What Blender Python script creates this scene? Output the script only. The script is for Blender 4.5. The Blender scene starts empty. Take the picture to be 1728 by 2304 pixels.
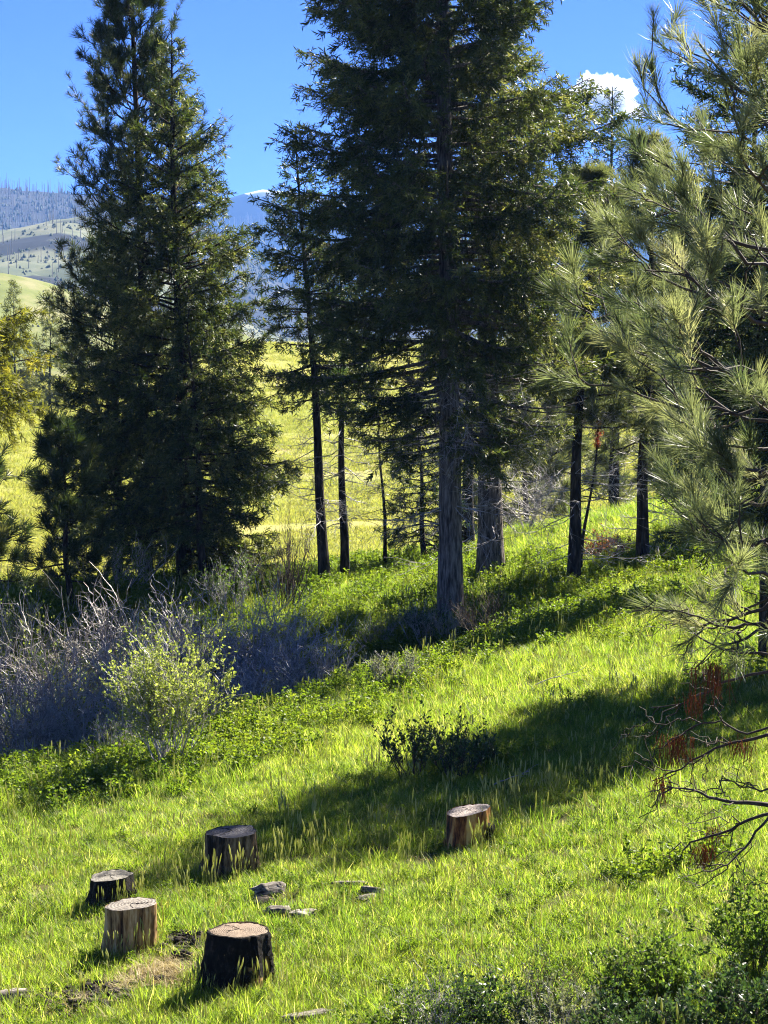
import bpy, math
import numpy as np
from mathutils import Vector, noise as mnoise

R = math.radians
sc = bpy.context.scene
COL = sc.collection
EYE = 6.0                      # camera height in the scene's z
FPX = 5111.0                   # focal length in photo pixels (1728 x 2304), a 77 mm-equivalent lens
HZ = 850.0                     # photo row of eye level
PITCH = math.atan((1152 - HZ) / FPX)

# ------------------------------------------------------------------ camera
cam_d = bpy.data.cameras.new('camera')
cam = bpy.data.objects.new('camera', cam_d)
COL.objects.link(cam)
cam.location = (0, 0, EYE)
cam.rotation_euler = (R(90) - PITCH, 0, 0)
cam_d.sensor_fit = 'VERTICAL'
cam_d.sensor_height = 24.0
cam_d.lens = 24.0 * FPX / 2304.0
cam_d.clip_start = 0.1
cam_d.clip_end = 20000
sc.camera = cam

# ------------------------------------------------------------------ light
SUN_EL = R(43)
SUN_H = np.array([0.66, 0.75])            # horizontal direction towards the sun (x right, y away)
SUN_H = SUN_H / np.linalg.norm(SUN_H)
sun_az = math.atan2(SUN_H[0], SUN_H[1])   # from +y towards +x
world = bpy.data.worlds.new('World')
sc.world = world
world.use_nodes = True
wn = world.node_tree
wn.nodes.clear()
sky = wn.nodes.new('ShaderNodeTexSky')
sky.sky_type = 'NISHITA'
sky.sun_disc = False
sky.sun_elevation = SUN_EL
sky.sun_rotation = sun_az
sky.altitude = 3000
sky.air_density = 0.26
sky.dust_density = 0.0
sky.ozone_density = 4.0
hsv = wn.nodes.new('ShaderNodeHueSaturation')
hsv.inputs['Hue'].default_value = 0.515
hsv.inputs['Saturation'].default_value = 1.2
bg = wn.nodes.new('ShaderNodeBackground')
bg.inputs['Strength'].default_value = 0.080
wo = wn.nodes.new('ShaderNodeOutputWorld')
wn.links.new(sky.outputs[0], hsv.inputs['Color'])
wn.links.new(hsv.outputs[0], bg.inputs[0])
wn.links.new(bg.outputs[0], wo.inputs[0])

sl = bpy.data.lights.new('sun', 'SUN')
sl.energy = 5.0
sl.angle = R(0.53)
sl.color = (1.0, 0.93, 0.80)
sun = bpy.data.objects.new('sun', sl)
COL.objects.link(sun)
to_sun = Vector((SUN_H[0] * math.cos(SUN_EL), SUN_H[1] * math.cos(SUN_EL), math.sin(SUN_EL)))
sun.rotation_euler = to_sun.to_track_quat('Z', 'Y').to_euler()

vs = sc.view_settings
vs.view_transform = 'Standard'
vs.look = 'None'
vs.exposure = 2.17
vs.gamma = 1.0
vs.use_curve_mapping = False
cy = sc.cycles
cy.max_bounces = 8
cy.diffuse_bounces = 3
cy.glossy_bounces = 2
cy.transmission_bounces = 4
cy.transparent_max_bounces = 8
cy.volume_bounces = 2
cy.use_denoising = True
cy.denoising_prefilter = 'NONE'
cy.filter_width = 1.1

# ------------------------------------------------------------------ small helpers
def ray_z(py, y):
    """height (scene z) of photo row py at depth y"""
    v = (1152 - py) / FPX
    return EYE + y * (v * math.cos(PITCH) - math.sin(PITCH)) / (math.cos(PITCH) + v * math.sin(PITCH))

def ray_x(px, py, y):
    v = (1152 - py) / FPX
    return y * ((px - 864) / FPX) / (math.cos(PITCH) + v * math.sin(PITCH))

def P(px, py, y):
    return np.array([ray_x(px, py, y), y, ray_z(py, y)])

def mpp(y):
    return y / FPX

def norm(a):
    return a / np.maximum(np.linalg.norm(a, axis=-1, keepdims=True), 1e-9)

def tag(o, label=None, cat=None, group=None, kind=None):
    if label: o['label'] = label
    if cat: o['category'] = cat
    if group: o['group'] = group
    if kind: o['kind'] = kind
    return o

def empty(name, loc, label, cat, group=None):
    o = bpy.data.objects.new(name, None)
    o.empty_display_size = 0.2
    COL.objects.link(o)
    o.location = [float(v) for v in loc]
    return tag(o, label, cat, group)

def raw_mesh(name, V, F, rnd=None, smooth=False):
    V = np.asarray(V, np.float32); F = np.asarray(F, np.int32)
    k = F.shape[1]
    me = bpy.data.meshes.new(name)
    me.vertices.add(len(V)); me.vertices.foreach_set('co', V.ravel())
    me.loops.add(F.size); me.loops.foreach_set('vertex_index', F.ravel())
    me.polygons.add(len(F))
    me.polygons.foreach_set('loop_start', np.arange(0, F.size, k, dtype=np.int32))
    me.polygons.foreach_set('loop_total', np.full(len(F), k, np.int32))
    if smooth:
        me.polygons.foreach_set('use_smooth', np.ones(len(F), bool))
    me.update(calc_edges=True)
    if rnd is not None:
        a = me.attributes.new('rnd', 'FLOAT', 'POINT')
        a.data.foreach_set('value', np.asarray(rnd, np.float32))
    return me

class Geo:
    """collects triangles, then becomes ONE mesh object"""
    def __init__(s):
        s.V = []; s.F = []; s.A = []; s.n = 0
    def add(s, V, F, rnd=0.5):
        V = np.asarray(V, float).reshape(-1, 3)
        F = np.asarray(F, int)
        if len(V) == 0 or len(F) == 0: return
        if F.shape[1] == 4:
            F = np.concatenate([F[:, [0, 1, 2]], F[:, [0, 2, 3]]])
        s.V.append(V); s.F.append(F + s.n); s.n += len(V)
        s.A.append(np.broadcast_to(np.asarray(rnd, float), (len(V),)))
    def build(s, name, mat, parent=None, smooth=False, local=True):
        V = np.concatenate(s.V); F = np.concatenate(s.F); A = np.concatenate(s.A)
        if parent is not None and local:
            o0 = np.array(parent.location)
            if parent.parent is not None: o0 = o0 + np.array(parent.parent.location)
            V = V - o0
        o = bpy.data.objects.new(name, raw_mesh(name, V, F, A, smooth))
        o.data.materials.append(mat)
        COL.objects.link(o)
        if parent is not None: o.parent = parent
        return o

def tubes(Pt, Rd, sides=4, cap=False):
    """n tubes at once: Pt (n,k,3), Rd (n,k)"""
    Pt = np.asarray(Pt, float); Rd = np.asarray(Rd, float)
    n, k, _ = Pt.shape
    T = norm(np.gradient(Pt, axis=1))
    ref = np.where(np.abs(T[..., 2:3]) > 0.92, np.array([1.0, 0, 0]), np.array([0, 0, 1.0]))
    U = norm(np.cross(ref, T)); W = np.cross(T, U)
    ang = np.arange(sides) * 2 * math.pi / sides
    V = (Pt[:, :, None, :] + Rd[:, :, None, None] * (np.cos(ang)[None, None, :, None] * U[:, :, None, :] + np.sin(ang)[None, None, :, None] * W[:, :, None, :]))
    idx = np.arange(n * k * sides).reshape(n, k, sides)
    a = idx[:, :-1, :]; b = np.roll(a, -1, axis=2); d = idx[:, 1:, :]; c = np.roll(d, -1, axis=2)
    F = np.stack([a, b, c, d], -1).reshape(-1, 4)
    return V.reshape(-1, 3), F

def frames(D, rng, up=None, roll=True):
    """(n,3,3): rows forward, side, up"""
    D = norm(D)
    ref = np.where(np.abs(D[:, 2:3]) > 0.95, np.array([1.0, 0, 0]), np.array([0, 0, 1.0])) if up is None else up
    S = norm(np.cross(ref, D)); U = np.cross(D, S)
    if roll:
        a = rng.uniform(0, 2 * math.pi, (len(D), 1))
        S, U = S * np.cos(a) + U * np.sin(a), U * np.cos(a) - S * np.sin(a)
    return np.stack([D, S, U], 1)

def stamp(g, tv, tf, pos, fr, scale, rnd):
    """instances a small template into g"""
    n, m = len(pos), len(tv)
    if n == 0: return
    scale = np.broadcast_to(np.asarray(scale, float).reshape(-1, 1, 1), (n, 1, 1))
    V = pos[:, None, :] + scale * np.einsum('mk,nkj->nmj', tv, fr)
    F = (tf[None] + (np.arange(n) * m)[:, None, None]).reshape(-1, tf.shape[1])
    g.add(V.reshape(-1, 3), F, np.repeat(rnd, m))

def grow(Pt, per, lenf, spread, rng, k=4, s0=0.25, s1=1.0, up=0.0, jit=0.12):
    """children of polylines Pt (n,k0,3): per each; returns (n*per,k,3)"""
    n, k0, _ = Pt.shape
    L = np.linalg.norm(np.diff(Pt, axis=1), axis=2).sum(1)
    s = rng.uniform(s0, s1, (n, per)) * (k0 - 1)
    i = np.minimum(s.astype(int), k0 - 2); f = (s - i)[..., None]
    ii = np.arange(n)[:, None]
    A = Pt[ii, i] * (1 - f) + Pt[ii, i + 1] * f
    T = norm(Pt[ii, i + 1] - Pt[ii, i])
    D = norm(T + spread * norm(rng.normal(size=(n, per, 3))) + np.array([0, 0, up]))
    ln = (L[:, None] * lenf * rng.uniform(0.5, 1.15, (n, per)))[..., None]
    D2 = norm(D + jit * 4 * rng.normal(size=D.shape) * 0.35 + np.array([0, 0, up * 0.6]))
    t = np.linspace(0, 1, k)
    C = A[:, :, None, :] + ln[:, :, None, :] * (D[:, :, None, :] * (t - t * t / 2)[None, None, :, None] * 1.2 + D2[:, :, None, :] * (t * t / 2)[None, None, :, None] * 1.2)
    C[:, :, 1:] += (rng.normal(size=C[:, :, 1:].shape) * ln[:, :, None, :] * jit * 0.35)
    return C.reshape(-1, k, 3)

def taper(n, k, r0, r1):
    t = np.linspace(0, 1, k)
    r0 = np.broadcast_to(np.asarray(r0, float), (n,)); r1 = np.broadcast_to(np.asarray(r1, float), (n,))
    return r0[:, None] * (1 - t) + r1[:, None] * t

def fbm(x, y, s, seed=0.0, oct=3):
    """cheap smooth pseudo-noise from sines, vectorised; about -1..1"""
    v = 0; a = 1.0; tot = 0
    for o in range(oct):
        q = s * (1.9 ** o)
        v = v + a * (np.sin(x * q + 1.7 * np.sin(y * q * 0.83 + seed + o) + seed * 3.1) * np.cos(y * q * 1.13 + 1.3 * np.sin(x * q * 0.71 + seed * 1.7) - o * 2.1))
        tot += a; a *= 0.55
    return v / tot

# ------------------------------------------------------------------ materials
def nodes_of(name):
    m = bpy.data.materials.new(name); m.use_nodes = True
    nt = m.node_tree; nt.nodes.clear()
    return m, nt, nt.nodes.new('ShaderNodeOutputMaterial')

def ramp(nt, cols, fac):
    r = nt.nodes.new('ShaderNodeValToRGB')
    els = r.color_ramp.elements
    while len(els) < len(cols): els.new(0.5)
    for e, (p, c) in zip(els, cols):
        e.position = p; e.color = (*c, 1)
    nt.links.new(fac, r.inputs[0])
    return r.outputs[0]

def noise_n(nt, scale, detail=4, rough=0.6, vec=None, coord='Object'):
    n = nt.nodes.new('ShaderNodeTexNoise')
    n.inputs['Scale'].default_value = scale; n.inputs['Detail'].default_value = detail; n.inputs['Roughness'].default_value = rough
    if vec is None:
        tc = nt.nodes.new('ShaderNodeTexCoord'); vec = tc.outputs[coord]
    nt.links.new(vec, n.inputs['Vector'])
    return n.outputs[0]

def mapped(nt, scale, coord='Object'):
    tc = nt.nodes.new('ShaderNodeTexCoord'); mp = nt.nodes.new('ShaderNodeMapping')
    mp.inputs['Scale'].default_value = scale
    nt.links.new(tc.outputs[coord], mp.inputs[0])
    return mp.outputs[0]

def math_n(nt, op, a, b=None, clamp=False):
    m = nt.nodes.new('ShaderNodeMath'); m.operation = op; m.use_clamp = clamp
    for i, v in enumerate((a, b)):
        if v is None: continue
        if isinstance(v, (int, float)): m.inputs[i].default_value = v
        else: nt.links.new(v, m.inputs[i])
    return m.outputs[0]

def leaf_mat(name, cols, trans=0.4, tgain=1.5, rough=0.5, spec=0.25, inst=False, tshift=(1.0, 1.0, 0.6)):
    """foliage: colour varies leaf by leaf; light passes through the blade"""
    m, nt, out = nodes_of(name)
    at = nt.nodes.new('ShaderNodeAttribute'); at.attribute_name = 'rnd'
    fac = at.outputs['Fac']
    if inst:
        a2 = nt.nodes.new('ShaderNodeAttribute'); a2.attribute_name = 'tint'; a2.attribute_type = 'INSTANCER'
        fac = math_n(nt, 'ADD', math_n(nt, 'MULTIPLY', fac, 0.42), math_n(nt, 'MULTIPLY', a2.outputs['Fac'], 0.58))
    c = ramp(nt, cols, fac)
    pb = nt.nodes.new('ShaderNodeBsdfPrincipled')
    pb.inputs['Roughness'].default_value = rough
    pb.inputs['Specular IOR Level'].default_value = spec
    nt.links.new(c, pb.inputs['Base Color'])
    tr = nt.nodes.new('ShaderNodeBsdfTranslucent')
    mx = nt.nodes.new('ShaderNodeMix'); mx.data_type = 'RGBA'; mx.blend_type = 'MULTIPLY'
    mx.inputs[0].default_value = 1.0
    nt.links.new(c, mx.inputs[6]); mx.inputs[7].default_value = (tgain * tshift[0], tgain * tshift[1], tgain * tshift[2], 1)
    nt.links.new(mx.outputs[2], tr.inputs[0])
    ms = nt.nodes.new('ShaderNodeMixShader'); ms.inputs[0].default_value = trans
    nt.links.new(pb.outputs[0], ms.inputs[1]); nt.links.new(tr.outputs[0], ms.inputs[2])
    nt.links.new(ms.outputs[0], out.inputs[0])
    return m

def solid_mat(name, cols, scale=(6, 6, 6), detail=6, rough=0.85, bump=0.4, bscale=None, spec=0.2, coord='Object', bdist=0.02):
    m, nt, out = nodes_of(name)
    vec = mapped(nt, scale, coord)
    n1 = noise_n(nt, 1.0, detail, 0.65, vec)
    c = ramp(nt, cols, n1)
    pb = nt.nodes.new('ShaderNodeBsdfPrincipled')
    pb.inputs['Roughness'].default_value = rough
    pb.inputs['Specular IOR Level'].default_value = spec
    nt.links.new(c, pb.inputs['Base Color'])
    if bump:
        v2 = vec if bscale is None else mapped(nt, bscale, coord)
        bn = nt.nodes.new('ShaderNodeBump'); bn.inputs['Strength'].default_value = bump; bn.inputs['Distance'].default_value = bdist
        nt.links.new(noise_n(nt, 2.2, 6, 0.7, v2), bn.inputs['Height'])
        nt.links.new(bn.outputs[0], pb.inputs['Normal'])
    nt.links.new(pb.outputs[0], out.inputs[0])
    return m

M = {}
M['fir'] = leaf_mat('fir_needles', [(0, (.018, .032, .010)), (.4, (.050, .070, .018)), (.75, (.11, .13, .036)), (1, (.20, .20, .07))], .40, 1.8, .45, .35)
M['fir_dark'] = leaf_mat('fir_needles_deep_green', [(0, (.014, .030, .012)), (.45, (.034, .058, .020)), (.8, (.075, .095, .034)), (1, (.14, .15, .06))], .36, 1.7, .45, .35)
M['fir_hazed'] = leaf_mat('fir_needles_hazed_olive', [(0, (.07, .085, .028)), (.6, (.12, .13, .045)), (1, (.19, .19, .06))], .4, 1.6, .6, .2)  # lighter olive: haze light on the far trees put into the needle colour
M['larch'] = leaf_mat('soft_yellow_green_needles', [(0, (.09, .10, .015)), (.6, (.17, .17, .025)), (1, (.26, .24, .04))], .45, 1.7, .6, .2)
M['pine_far'] = leaf_mat('pine_needles_dark', [(0, (.025, .045, .018)), (.6, (.05, .075, .026)), (1, (.12, .125, .045))], .3, 1.5, .45, .35)
M['pine_mid'] = leaf_mat('pine_needles_grey_green', [(0, (.06, .08, .04)), (.6, (.13, .15, .07)), (1, (.23, .23, .12))], .42, 1.6, .4, .4)
M['pine_near'] = leaf_mat('pine_needles_glossy', [(0, (.06, .085, .045)), (.5, (.14, .165, .09)), (.85, (.22, .235, .13)), (1, (.31, .31, .20))], .48, 1.7, .42, .45)
M['dead_needles'] = leaf_mat('dead_brown_needles', [(0, (.10, .035, .012)), (.6, (.22, .085, .03)), (1, (.34, .16, .06))], .35, 1.4, .6, .2, tshift=(1, .9, .7))
M['red_needles'] = leaf_mat('rust_red_needles', [(0, (.22, .04, .015)), (1, (.42, .10, .04))], .35, 1.4, .6, .2, tshift=(1, .8, .7))
M['leaf_yellow'] = leaf_mat('young_yellow_green_leaves', [(0, (.13, .18, .03)), (.6, (.25, .30, .065)), (1, (.44, .46, .18))], .5, 1.5, .5, .25)
M['leaf_green'] = leaf_mat('small_green_leaves', [(0, (.05, .09, .012)), (.6, (.09, .15, .02)), (1, (.17, .22, .04))], .45, 1.7, .5, .3)
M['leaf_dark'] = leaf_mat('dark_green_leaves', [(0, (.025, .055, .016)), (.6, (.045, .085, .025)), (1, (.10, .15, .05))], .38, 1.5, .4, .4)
M['leaf_sage'] = leaf_mat('grey_sage_leaves', [(0, (.10, .125, .07)), (.6, (.18, .20, .11)), (1, (.30, .31, .18))], .35, 1.3, .6, .2)
M['grass'] = leaf_mat('grass_blades', [(0, (.055, .11, .016)), (.35, (.125, .19, .020)), (.7, (.225, .265, .030)), (1, (.42, .38, .15))], .58, 1.85, .5, .25, inst=True, tshift=(.98, 1.06, .6))
M['forb'] = leaf_mat('ground_cover_leaves', [(0, (.05, .10, .014)), (.5, (.11, .17, .016)), (1, (.22, .26, .03))], .5, 1.75, .5, .3, inst=True, tshift=(1.0, 1.0, .5))
M['meadow_tuft'] = leaf_mat('meadow_tufts', [(0, (.13, .17, .03)), (.5, (.24, .26, .055)), (1, (.36, .32, .11))], .5, 1.5, .6, .15, inst=True)
M['seed'] = leaf_mat('seed_heads', [(0, (.22, .26, .08)), (1, (.46, .46, .22))], .5, 1.6, .6, .2, inst=True)
M['straw'] = leaf_mat('dry_straw', [(0, (.26, .20, .10)), (1, (.50, .42, .26))], .3, 1.2, .7, .15, inst=True)
M['bark_dark'] = solid_mat('dark_conifer_bark', [(.38, (.010, .008, .007)), (.52, (.032, .026, .021)), (.66, (.10, .08, .062))], (14, 14, 2.5), 6, .95, .9, bdist=.03)
M['bark_grey'] = solid_mat('grey_furrowed_bark', [(.38, (.03, .025, .021)), (.5, (.14, .118, .097)), (.64, (.30, .26, .22))], (22, 22, 3.2), 6, .95, 1.0, bdist=.04)
M['twig_grey'] = solid_mat('grey_twig_bark', [(.4, (.16, .145, .145)), (.52, (.36, .33, .325)), (.66, (.60, .56, .55))], (9, 9, 9), 3, .45, .0, spec=.5)
M['twig_tan'] = solid_mat('tan_twig_bark', [(.38, (.15, .13, .115)), (.52, (.32, .285, .25)), (.66, (.55, .50, .45))], (9, 9, 9), 3, .45, .0, spec=.5)
M['twig_pale'] = solid_mat('bleached_twig', [(.3, (.26, .23, .20)), (.8, (.52, .48, .42))], (9, 9, 9), 3, .45, .0, spec=.5)
M['twig_brown'] = solid_mat('brown_twig_bark', [(.3, (.035, .026, .020)), (.6, (.075, .058, .045)), (.85, (.17, .14, .115))], (9, 9, 9), 3, .75, .0)
M['char'] = solid_mat('charred_bark', [(.42, (.004, .0035, .003)), (.56, (.014, .011, .009)), (.68, (.07, .055, .045))], (16, 16, 9), 8, .9, 1.0, bdist=.03)
M['wood_gold'] = solid_mat('debarked_golden_wood', [(.38, (.018, .009, .005)), (.46, (.14, .075, .026)), (.54, (.33, .21, .085)), (.66, (.55, .42, .22))], (18, 18, 1.8), 6, .75, .5, bdist=.01)
M['wood_orange'] = solid_mat('debarked_orange_wood', [(.38, (.016, .008, .005)), (.46, (.15, .05, .014)), (.54, (.36, .16, .04)), (.65, (.56, .38, .14))], (13, 13, 2.2), 7, .7, .5, bdist=.012)
M['wood_brown'] = solid_mat('dim_streaked_wood', [(.40, (.010, .008, .006)), (.48, (.06, .04, .022)), (.55, (.17, .12, .065)), (.66, (.32, .25, .16))], (14, 14, 2.0), 7, .8, .6, bdist=.015)
M['wood_grey'] = solid_mat('weathered_grey_wood', [(.38, (.04, .034, .03)), (.52, (.19, .165, .14)), (.64, (.40, .36, .32))], (4, 30, 30), 6, .85, .6, bdist=.01)
M['rock'] = solid_mat('grey_rock', [(.3, (.08, .075, .07)), (.7, (.26, .25, .24))], (12, 12, 12), 7, .9, .7)

def top_mat(name, dark, light, ring=70, stain=None, rough=.8):
    m, nt, out = nodes_of(name)
    tc = nt.nodes.new('ShaderNodeTexCoord')
    mp = nt.nodes.new('ShaderNodeMapping'); mp.inputs['Scale'].default_value = (1, 1, 0)
    nt.links.new(tc.outputs['Object'], mp.inputs[0])
    wv = nt.nodes.new('ShaderNodeTexWave'); wv.wave_type = 'RINGS'; wv.rings_direction = 'SPHERICAL'
    wv.inputs['Scale'].default_value = ring / 6.283; wv.inputs['Distortion'].default_value = 2.5
    wv.inputs['Detail'].default_value = 3; wv.inputs['Detail Scale'].default_value = 2.0
    nt.links.new(mp.outputs[0], wv.inputs['Vector'])
    n1 = noise_n(nt, 9, 6, .7)
    f = math_n(nt, 'ADD', math_n(nt, 'MULTIPLY', wv.outputs['Fac'], .35), math_n(nt, 'MULTIPLY', n1, .75))
    c = ramp(nt, [(.3, dark), (.75, light)], f)
    pb = nt.nodes.new('ShaderNodeBsdfPrincipled'); pb.inputs['Roughness'].default_value = rough
    pb.inputs['Specular IOR Level'].default_value = .25
    if stain:
        mx = nt.nodes.new('ShaderNodeMix'); mx.data_type = 'RGBA'
        s = ramp(nt, [(.44, (0, 0, 0)), (.56, (1, 1, 1))], noise_n(nt, 3.2, 3, .5))
        nt.links.new(s, mx.inputs[0]); nt.links.new(c, mx.inputs[6]); mx.inputs[7].default_value = (*stain, 1)
        c = mx.outputs[2]
    nt.links.new(c, pb.inputs['Base Color'])
    bn = nt.nodes.new('ShaderNodeBump'); bn.inputs['Strength'].default_value = .5; bn.inputs['Distance'].default_value = .008
    nt.links.new(f, bn.inputs['Height']); nt.links.new(bn.outputs[0], pb.inputs['Normal'])
    nt.links.new(pb.outputs[0], out.inputs[0])
    return m

# ------------------------------------------------------------------ the lie of the land
def near_plane(x, y):
    return EYE - 5.2 + .12 * x + .03 * (y - 22) + 0.05 * np.maximum(np.asarray(x) - 7.0, 0)

def on_plane(px, py):
    """where a photo ray meets the near slope's plane"""
    y = 20.0
    for _ in range(60):
        x = ray_x(px, py, y)
        h = float(near_plane(x, y)); z = ray_z(py, y)
        y += (z - h) / max((EYE - h) / y, .02) * .6
    return np.array([ray_x(px, py, y), y, float(near_plane(ray_x(px, py, y), y))])

ctl = []
for x in (-14, -9, -5, -1, 3, 7, 12, 20):
    for y in (4, 11, 17, 22, 26):
        ctl.append((x, y, float(near_plane(x, y))))
for px, py, dip, ahead in ((-150, 1760, 1.3, 4.5), (0, 1742, 1.3, 4.5), (160, 1722, 1.4, 4.5), (300, 1705, 1.4, 4.5), (450, 1645, 1.25, 4.2), (650, 1582, .95, 4), (850, 1522, .65, 3.8), (1000, 1490, .4, 3.5), (1150, 1425, .12, 3)):
    p = on_plane(px, py)
    ctl.append(tuple(p)); ctl.append((p[0] * .93, p[1] * .93, float(near_plane(p[0] * .93, p[1] * .93))))
    q = p * 0; k = (p[1] + ahead) / p[1]
    ctl.append((p[0] * k, p[1] * k, float(near_plane(p[0] * k, p[1] * k)) - dip))
for px, py in ((1012, 1398), (1290, 1312), (1447, 1273), (1728, 1400), (1500, 1450), (1728, 1650), (1250, 1560), (1300, 1420), (1900, 1300)):
    ctl.append(tuple(on_plane(px, py)))
for px, py, y in ((600, 1352, 46), (728, 1316, 47), (775, 1310, 48), (868, 1285, 50), (650, 1402, 43.5), (800, 1385, 44), (900, 1330, 46.5), (1100, 1293, 46),
                  (1000, 1236, 52), (1200, 1188, 54), (1450, 1150, 56), (1728, 1105, 57), (415, 1305, 48), (150, 1352, 44), (0, 1390, 43.5), (-200, 1390, 43.5), (300, 1330, 48), (2100, 1080, 58)):
    ctl.append(tuple(P(px, py, y)))
for x in (-16, -9, -3, 3): ctl.append((x, 62, EYE - 6.4))
for x in (9, 16, 24): ctl.append((x, 64, EYE - 3.6 + .02 * x))
ctl = np.array(ctl)

def tps_fit(c, reg=.02):
    n = len(c)
    d = np.hypot(c[:, None, 0] - c[None, :, 0], c[:, None, 1] - c[None, :, 1])
    K = np.where(d > 0, d * d * np.log(np.maximum(d, 1e-9)), 0) + reg * np.eye(n)
    Q = np.c_[np.ones(n), c[:, :2]]
    A = np.block([[K, Q], [Q.T, np.zeros((3, 3))]])
    return np.linalg.solve(A, np.r_[c[:, 2], 0, 0, 0])

def tps_eval(c, w, x, y):
    x = np.asarray(x, float); sh = x.shape
    x = x.ravel(); y = np.asarray(y, float).ravel()
    out = np.empty_like(x)
    for i in range(0, len(x), 20000):
        d2 = (x[i:i + 20000, None] - c[None, :, 0]) ** 2 + (y[i:i + 20000, None] - c[None, :, 1]) ** 2
        out[i:i + 20000] = (.5 * d2 * np.log(np.maximum(d2, 1e-12))) @ w[:len(c)] + w[-3] + w[-2] * x[i:i + 20000] + w[-1] * y[i:i + 20000]
    return out.reshape(sh)

W1 = tps_fit(ctl)
mctl = []
for px in (-900, -300, 0, 400, 800, 1200, 1728, 2400):
    lift = max(px - 900, 0) * .002
    for py, y, in ((1290, 74), (1200, 92), (1060, 125), (960, 155), (900, 180)):
        p = P(px, py, y); mctl.append((p[0], p[1], p[2] + lift))
    if px < 300:
        p = P(px, 892, 200); mctl.append(tuple(p))
        p = P(px, 930, 240); mctl.append(tuple(p))
    else:
        for py, y in ((830, 205), (782, 235), (800, 260)):
            p = P(px, py, y); mctl.append((p[0], p[1], p[2] + lift))
mctl = np.array(mctl)
W2 = tps_fit(mctl, .5)

def H(x, y):
    x = np.asarray(x, float); y = np.asarray(y, float)
    xa = np.clip(x, -26, 32)
    a = tps_eval(ctl, W1, xa, np.clip(y, 2, 66))
    b = tps_eval(mctl, W2, np.clip(x, -90, 110), np.clip(y, 70, 262))
    t = np.clip((y - 58) / 12, 0, 1); t = t * t * (3 - 2 * t)
    bump = .05 * fbm(x, y, 1.1, 2.0) + .03 * fbm(x, y, 3.1, 5.0)
    bump = bump * (1 - t) + t * .18 * fbm(x, y, .22, 1.0)
    return a * (1 - t) + b * t + bump

def ground_at(px, py, y0=9.0, y1=250.0):
    ys = np.geomspace(y0, y1, 1400)
    z = np.array([ray_z(py, y) for y in ys]); x = np.array([ray_x(px, py, y) for y in ys])
    below = z < H(x, ys)
    i = int(np.argmax(below)) if below.any() else len(ys) - 1
    y = ys[i]
    return np.array([x[i], y, float(H(x[i], y))])

def drop(x, y):
    return np.array([x, y, float(H(x, y))])

# ground sheet of the slope and meadow
def sheet(name, xs, ys, zf, mat):
    X, Y = np.meshgrid(xs, ys)
    V = np.stack([X, Y, zf(X, Y)], -1).reshape(-1, 3)
    n, m = X.shape
    i = np.arange(n * m).reshape(n, m)
    F = np.stack([i[:-1, :-1], i[:-1, 1:], i[1:, 1:], i[1:, :-1]], -1).reshape(-1, 4)
    o = bpy.data.objects.new(name, raw_mesh(name, V, F, None, True))
    o.data.materials.append(mat); COL.objects.link(o)
    tag(o, kind='structure')
    return o

def ground_material():
    m, nt, out = nodes_of('grassy_soil')
    a = noise_n(nt, .9, 6, .65); b = noise_n(nt, 14, 5, .7)
    f = math_n(nt, 'ADD', math_n(nt, 'MULTIPLY', a, .55), math_n(nt, 'MULTIPLY', b, .45))
    c = ramp(nt, [(.36, (.032, .036, .012)), (.5, (.075, .075, .022)), (.62, (.15, .12, .06))], f)
    pb = nt.nodes.new('ShaderNodeBsdfPrincipled'); pb.inputs['Roughness'].default_value = .95; pb.inputs['Specular IOR Level'].default_value = .1
    nt.links.new(c, pb.inputs['Base Color'])
    nt.links.new(pb.outputs[0], out.inputs[0])
    return m

def meadow_material():
    m, nt, out = nodes_of('spring_meadow')
    a = noise_n(nt, .05, 4, .6)
    b = noise_n(nt, 1.0, 6, .7, mapped(nt, (1.6, .5, 1)))
    f = math_n(nt, 'ADD', math_n(nt, 'MULTIPLY', a, .6), math_n(nt, 'MULTIPLY', b, .4))
    c = ramp(nt, [(.34, (.17, .21, .04)), (.46, (.26, .28, .06)), (.56, (.33, .31, .09)), (.68, (.36, .29, .14))], f)
    pb = nt.nodes.new('ShaderNodeBsdfPrincipled'); pb.inputs['Roughness'].default_value = .95; pb.inputs['Specular IOR Level'].default_value = .1
    nt.links.new(c, pb.inputs['Base Color'])
    bn = nt.nodes.new('ShaderNodeBump'); bn.inputs['Strength'].default_value = .6; bn.inputs['Distance'].default_value = .25
    nt.links.new(noise_n(nt, 2.5, 5, .7), bn.inputs['Height']); nt.links.new(bn.outputs[0], pb.inputs['Normal'])
    nt.links.new(pb.outputs[0], out.inputs[0])
    return m

g1 = sheet('hillside', np.linspace(-26, 32, 200), np.linspace(2, 64, 220), H, ground_material())
g2 = sheet('meadow', np.linspace(-90, 110, 150), np.geomspace(64, 262, 130), H, meadow_material())

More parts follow.
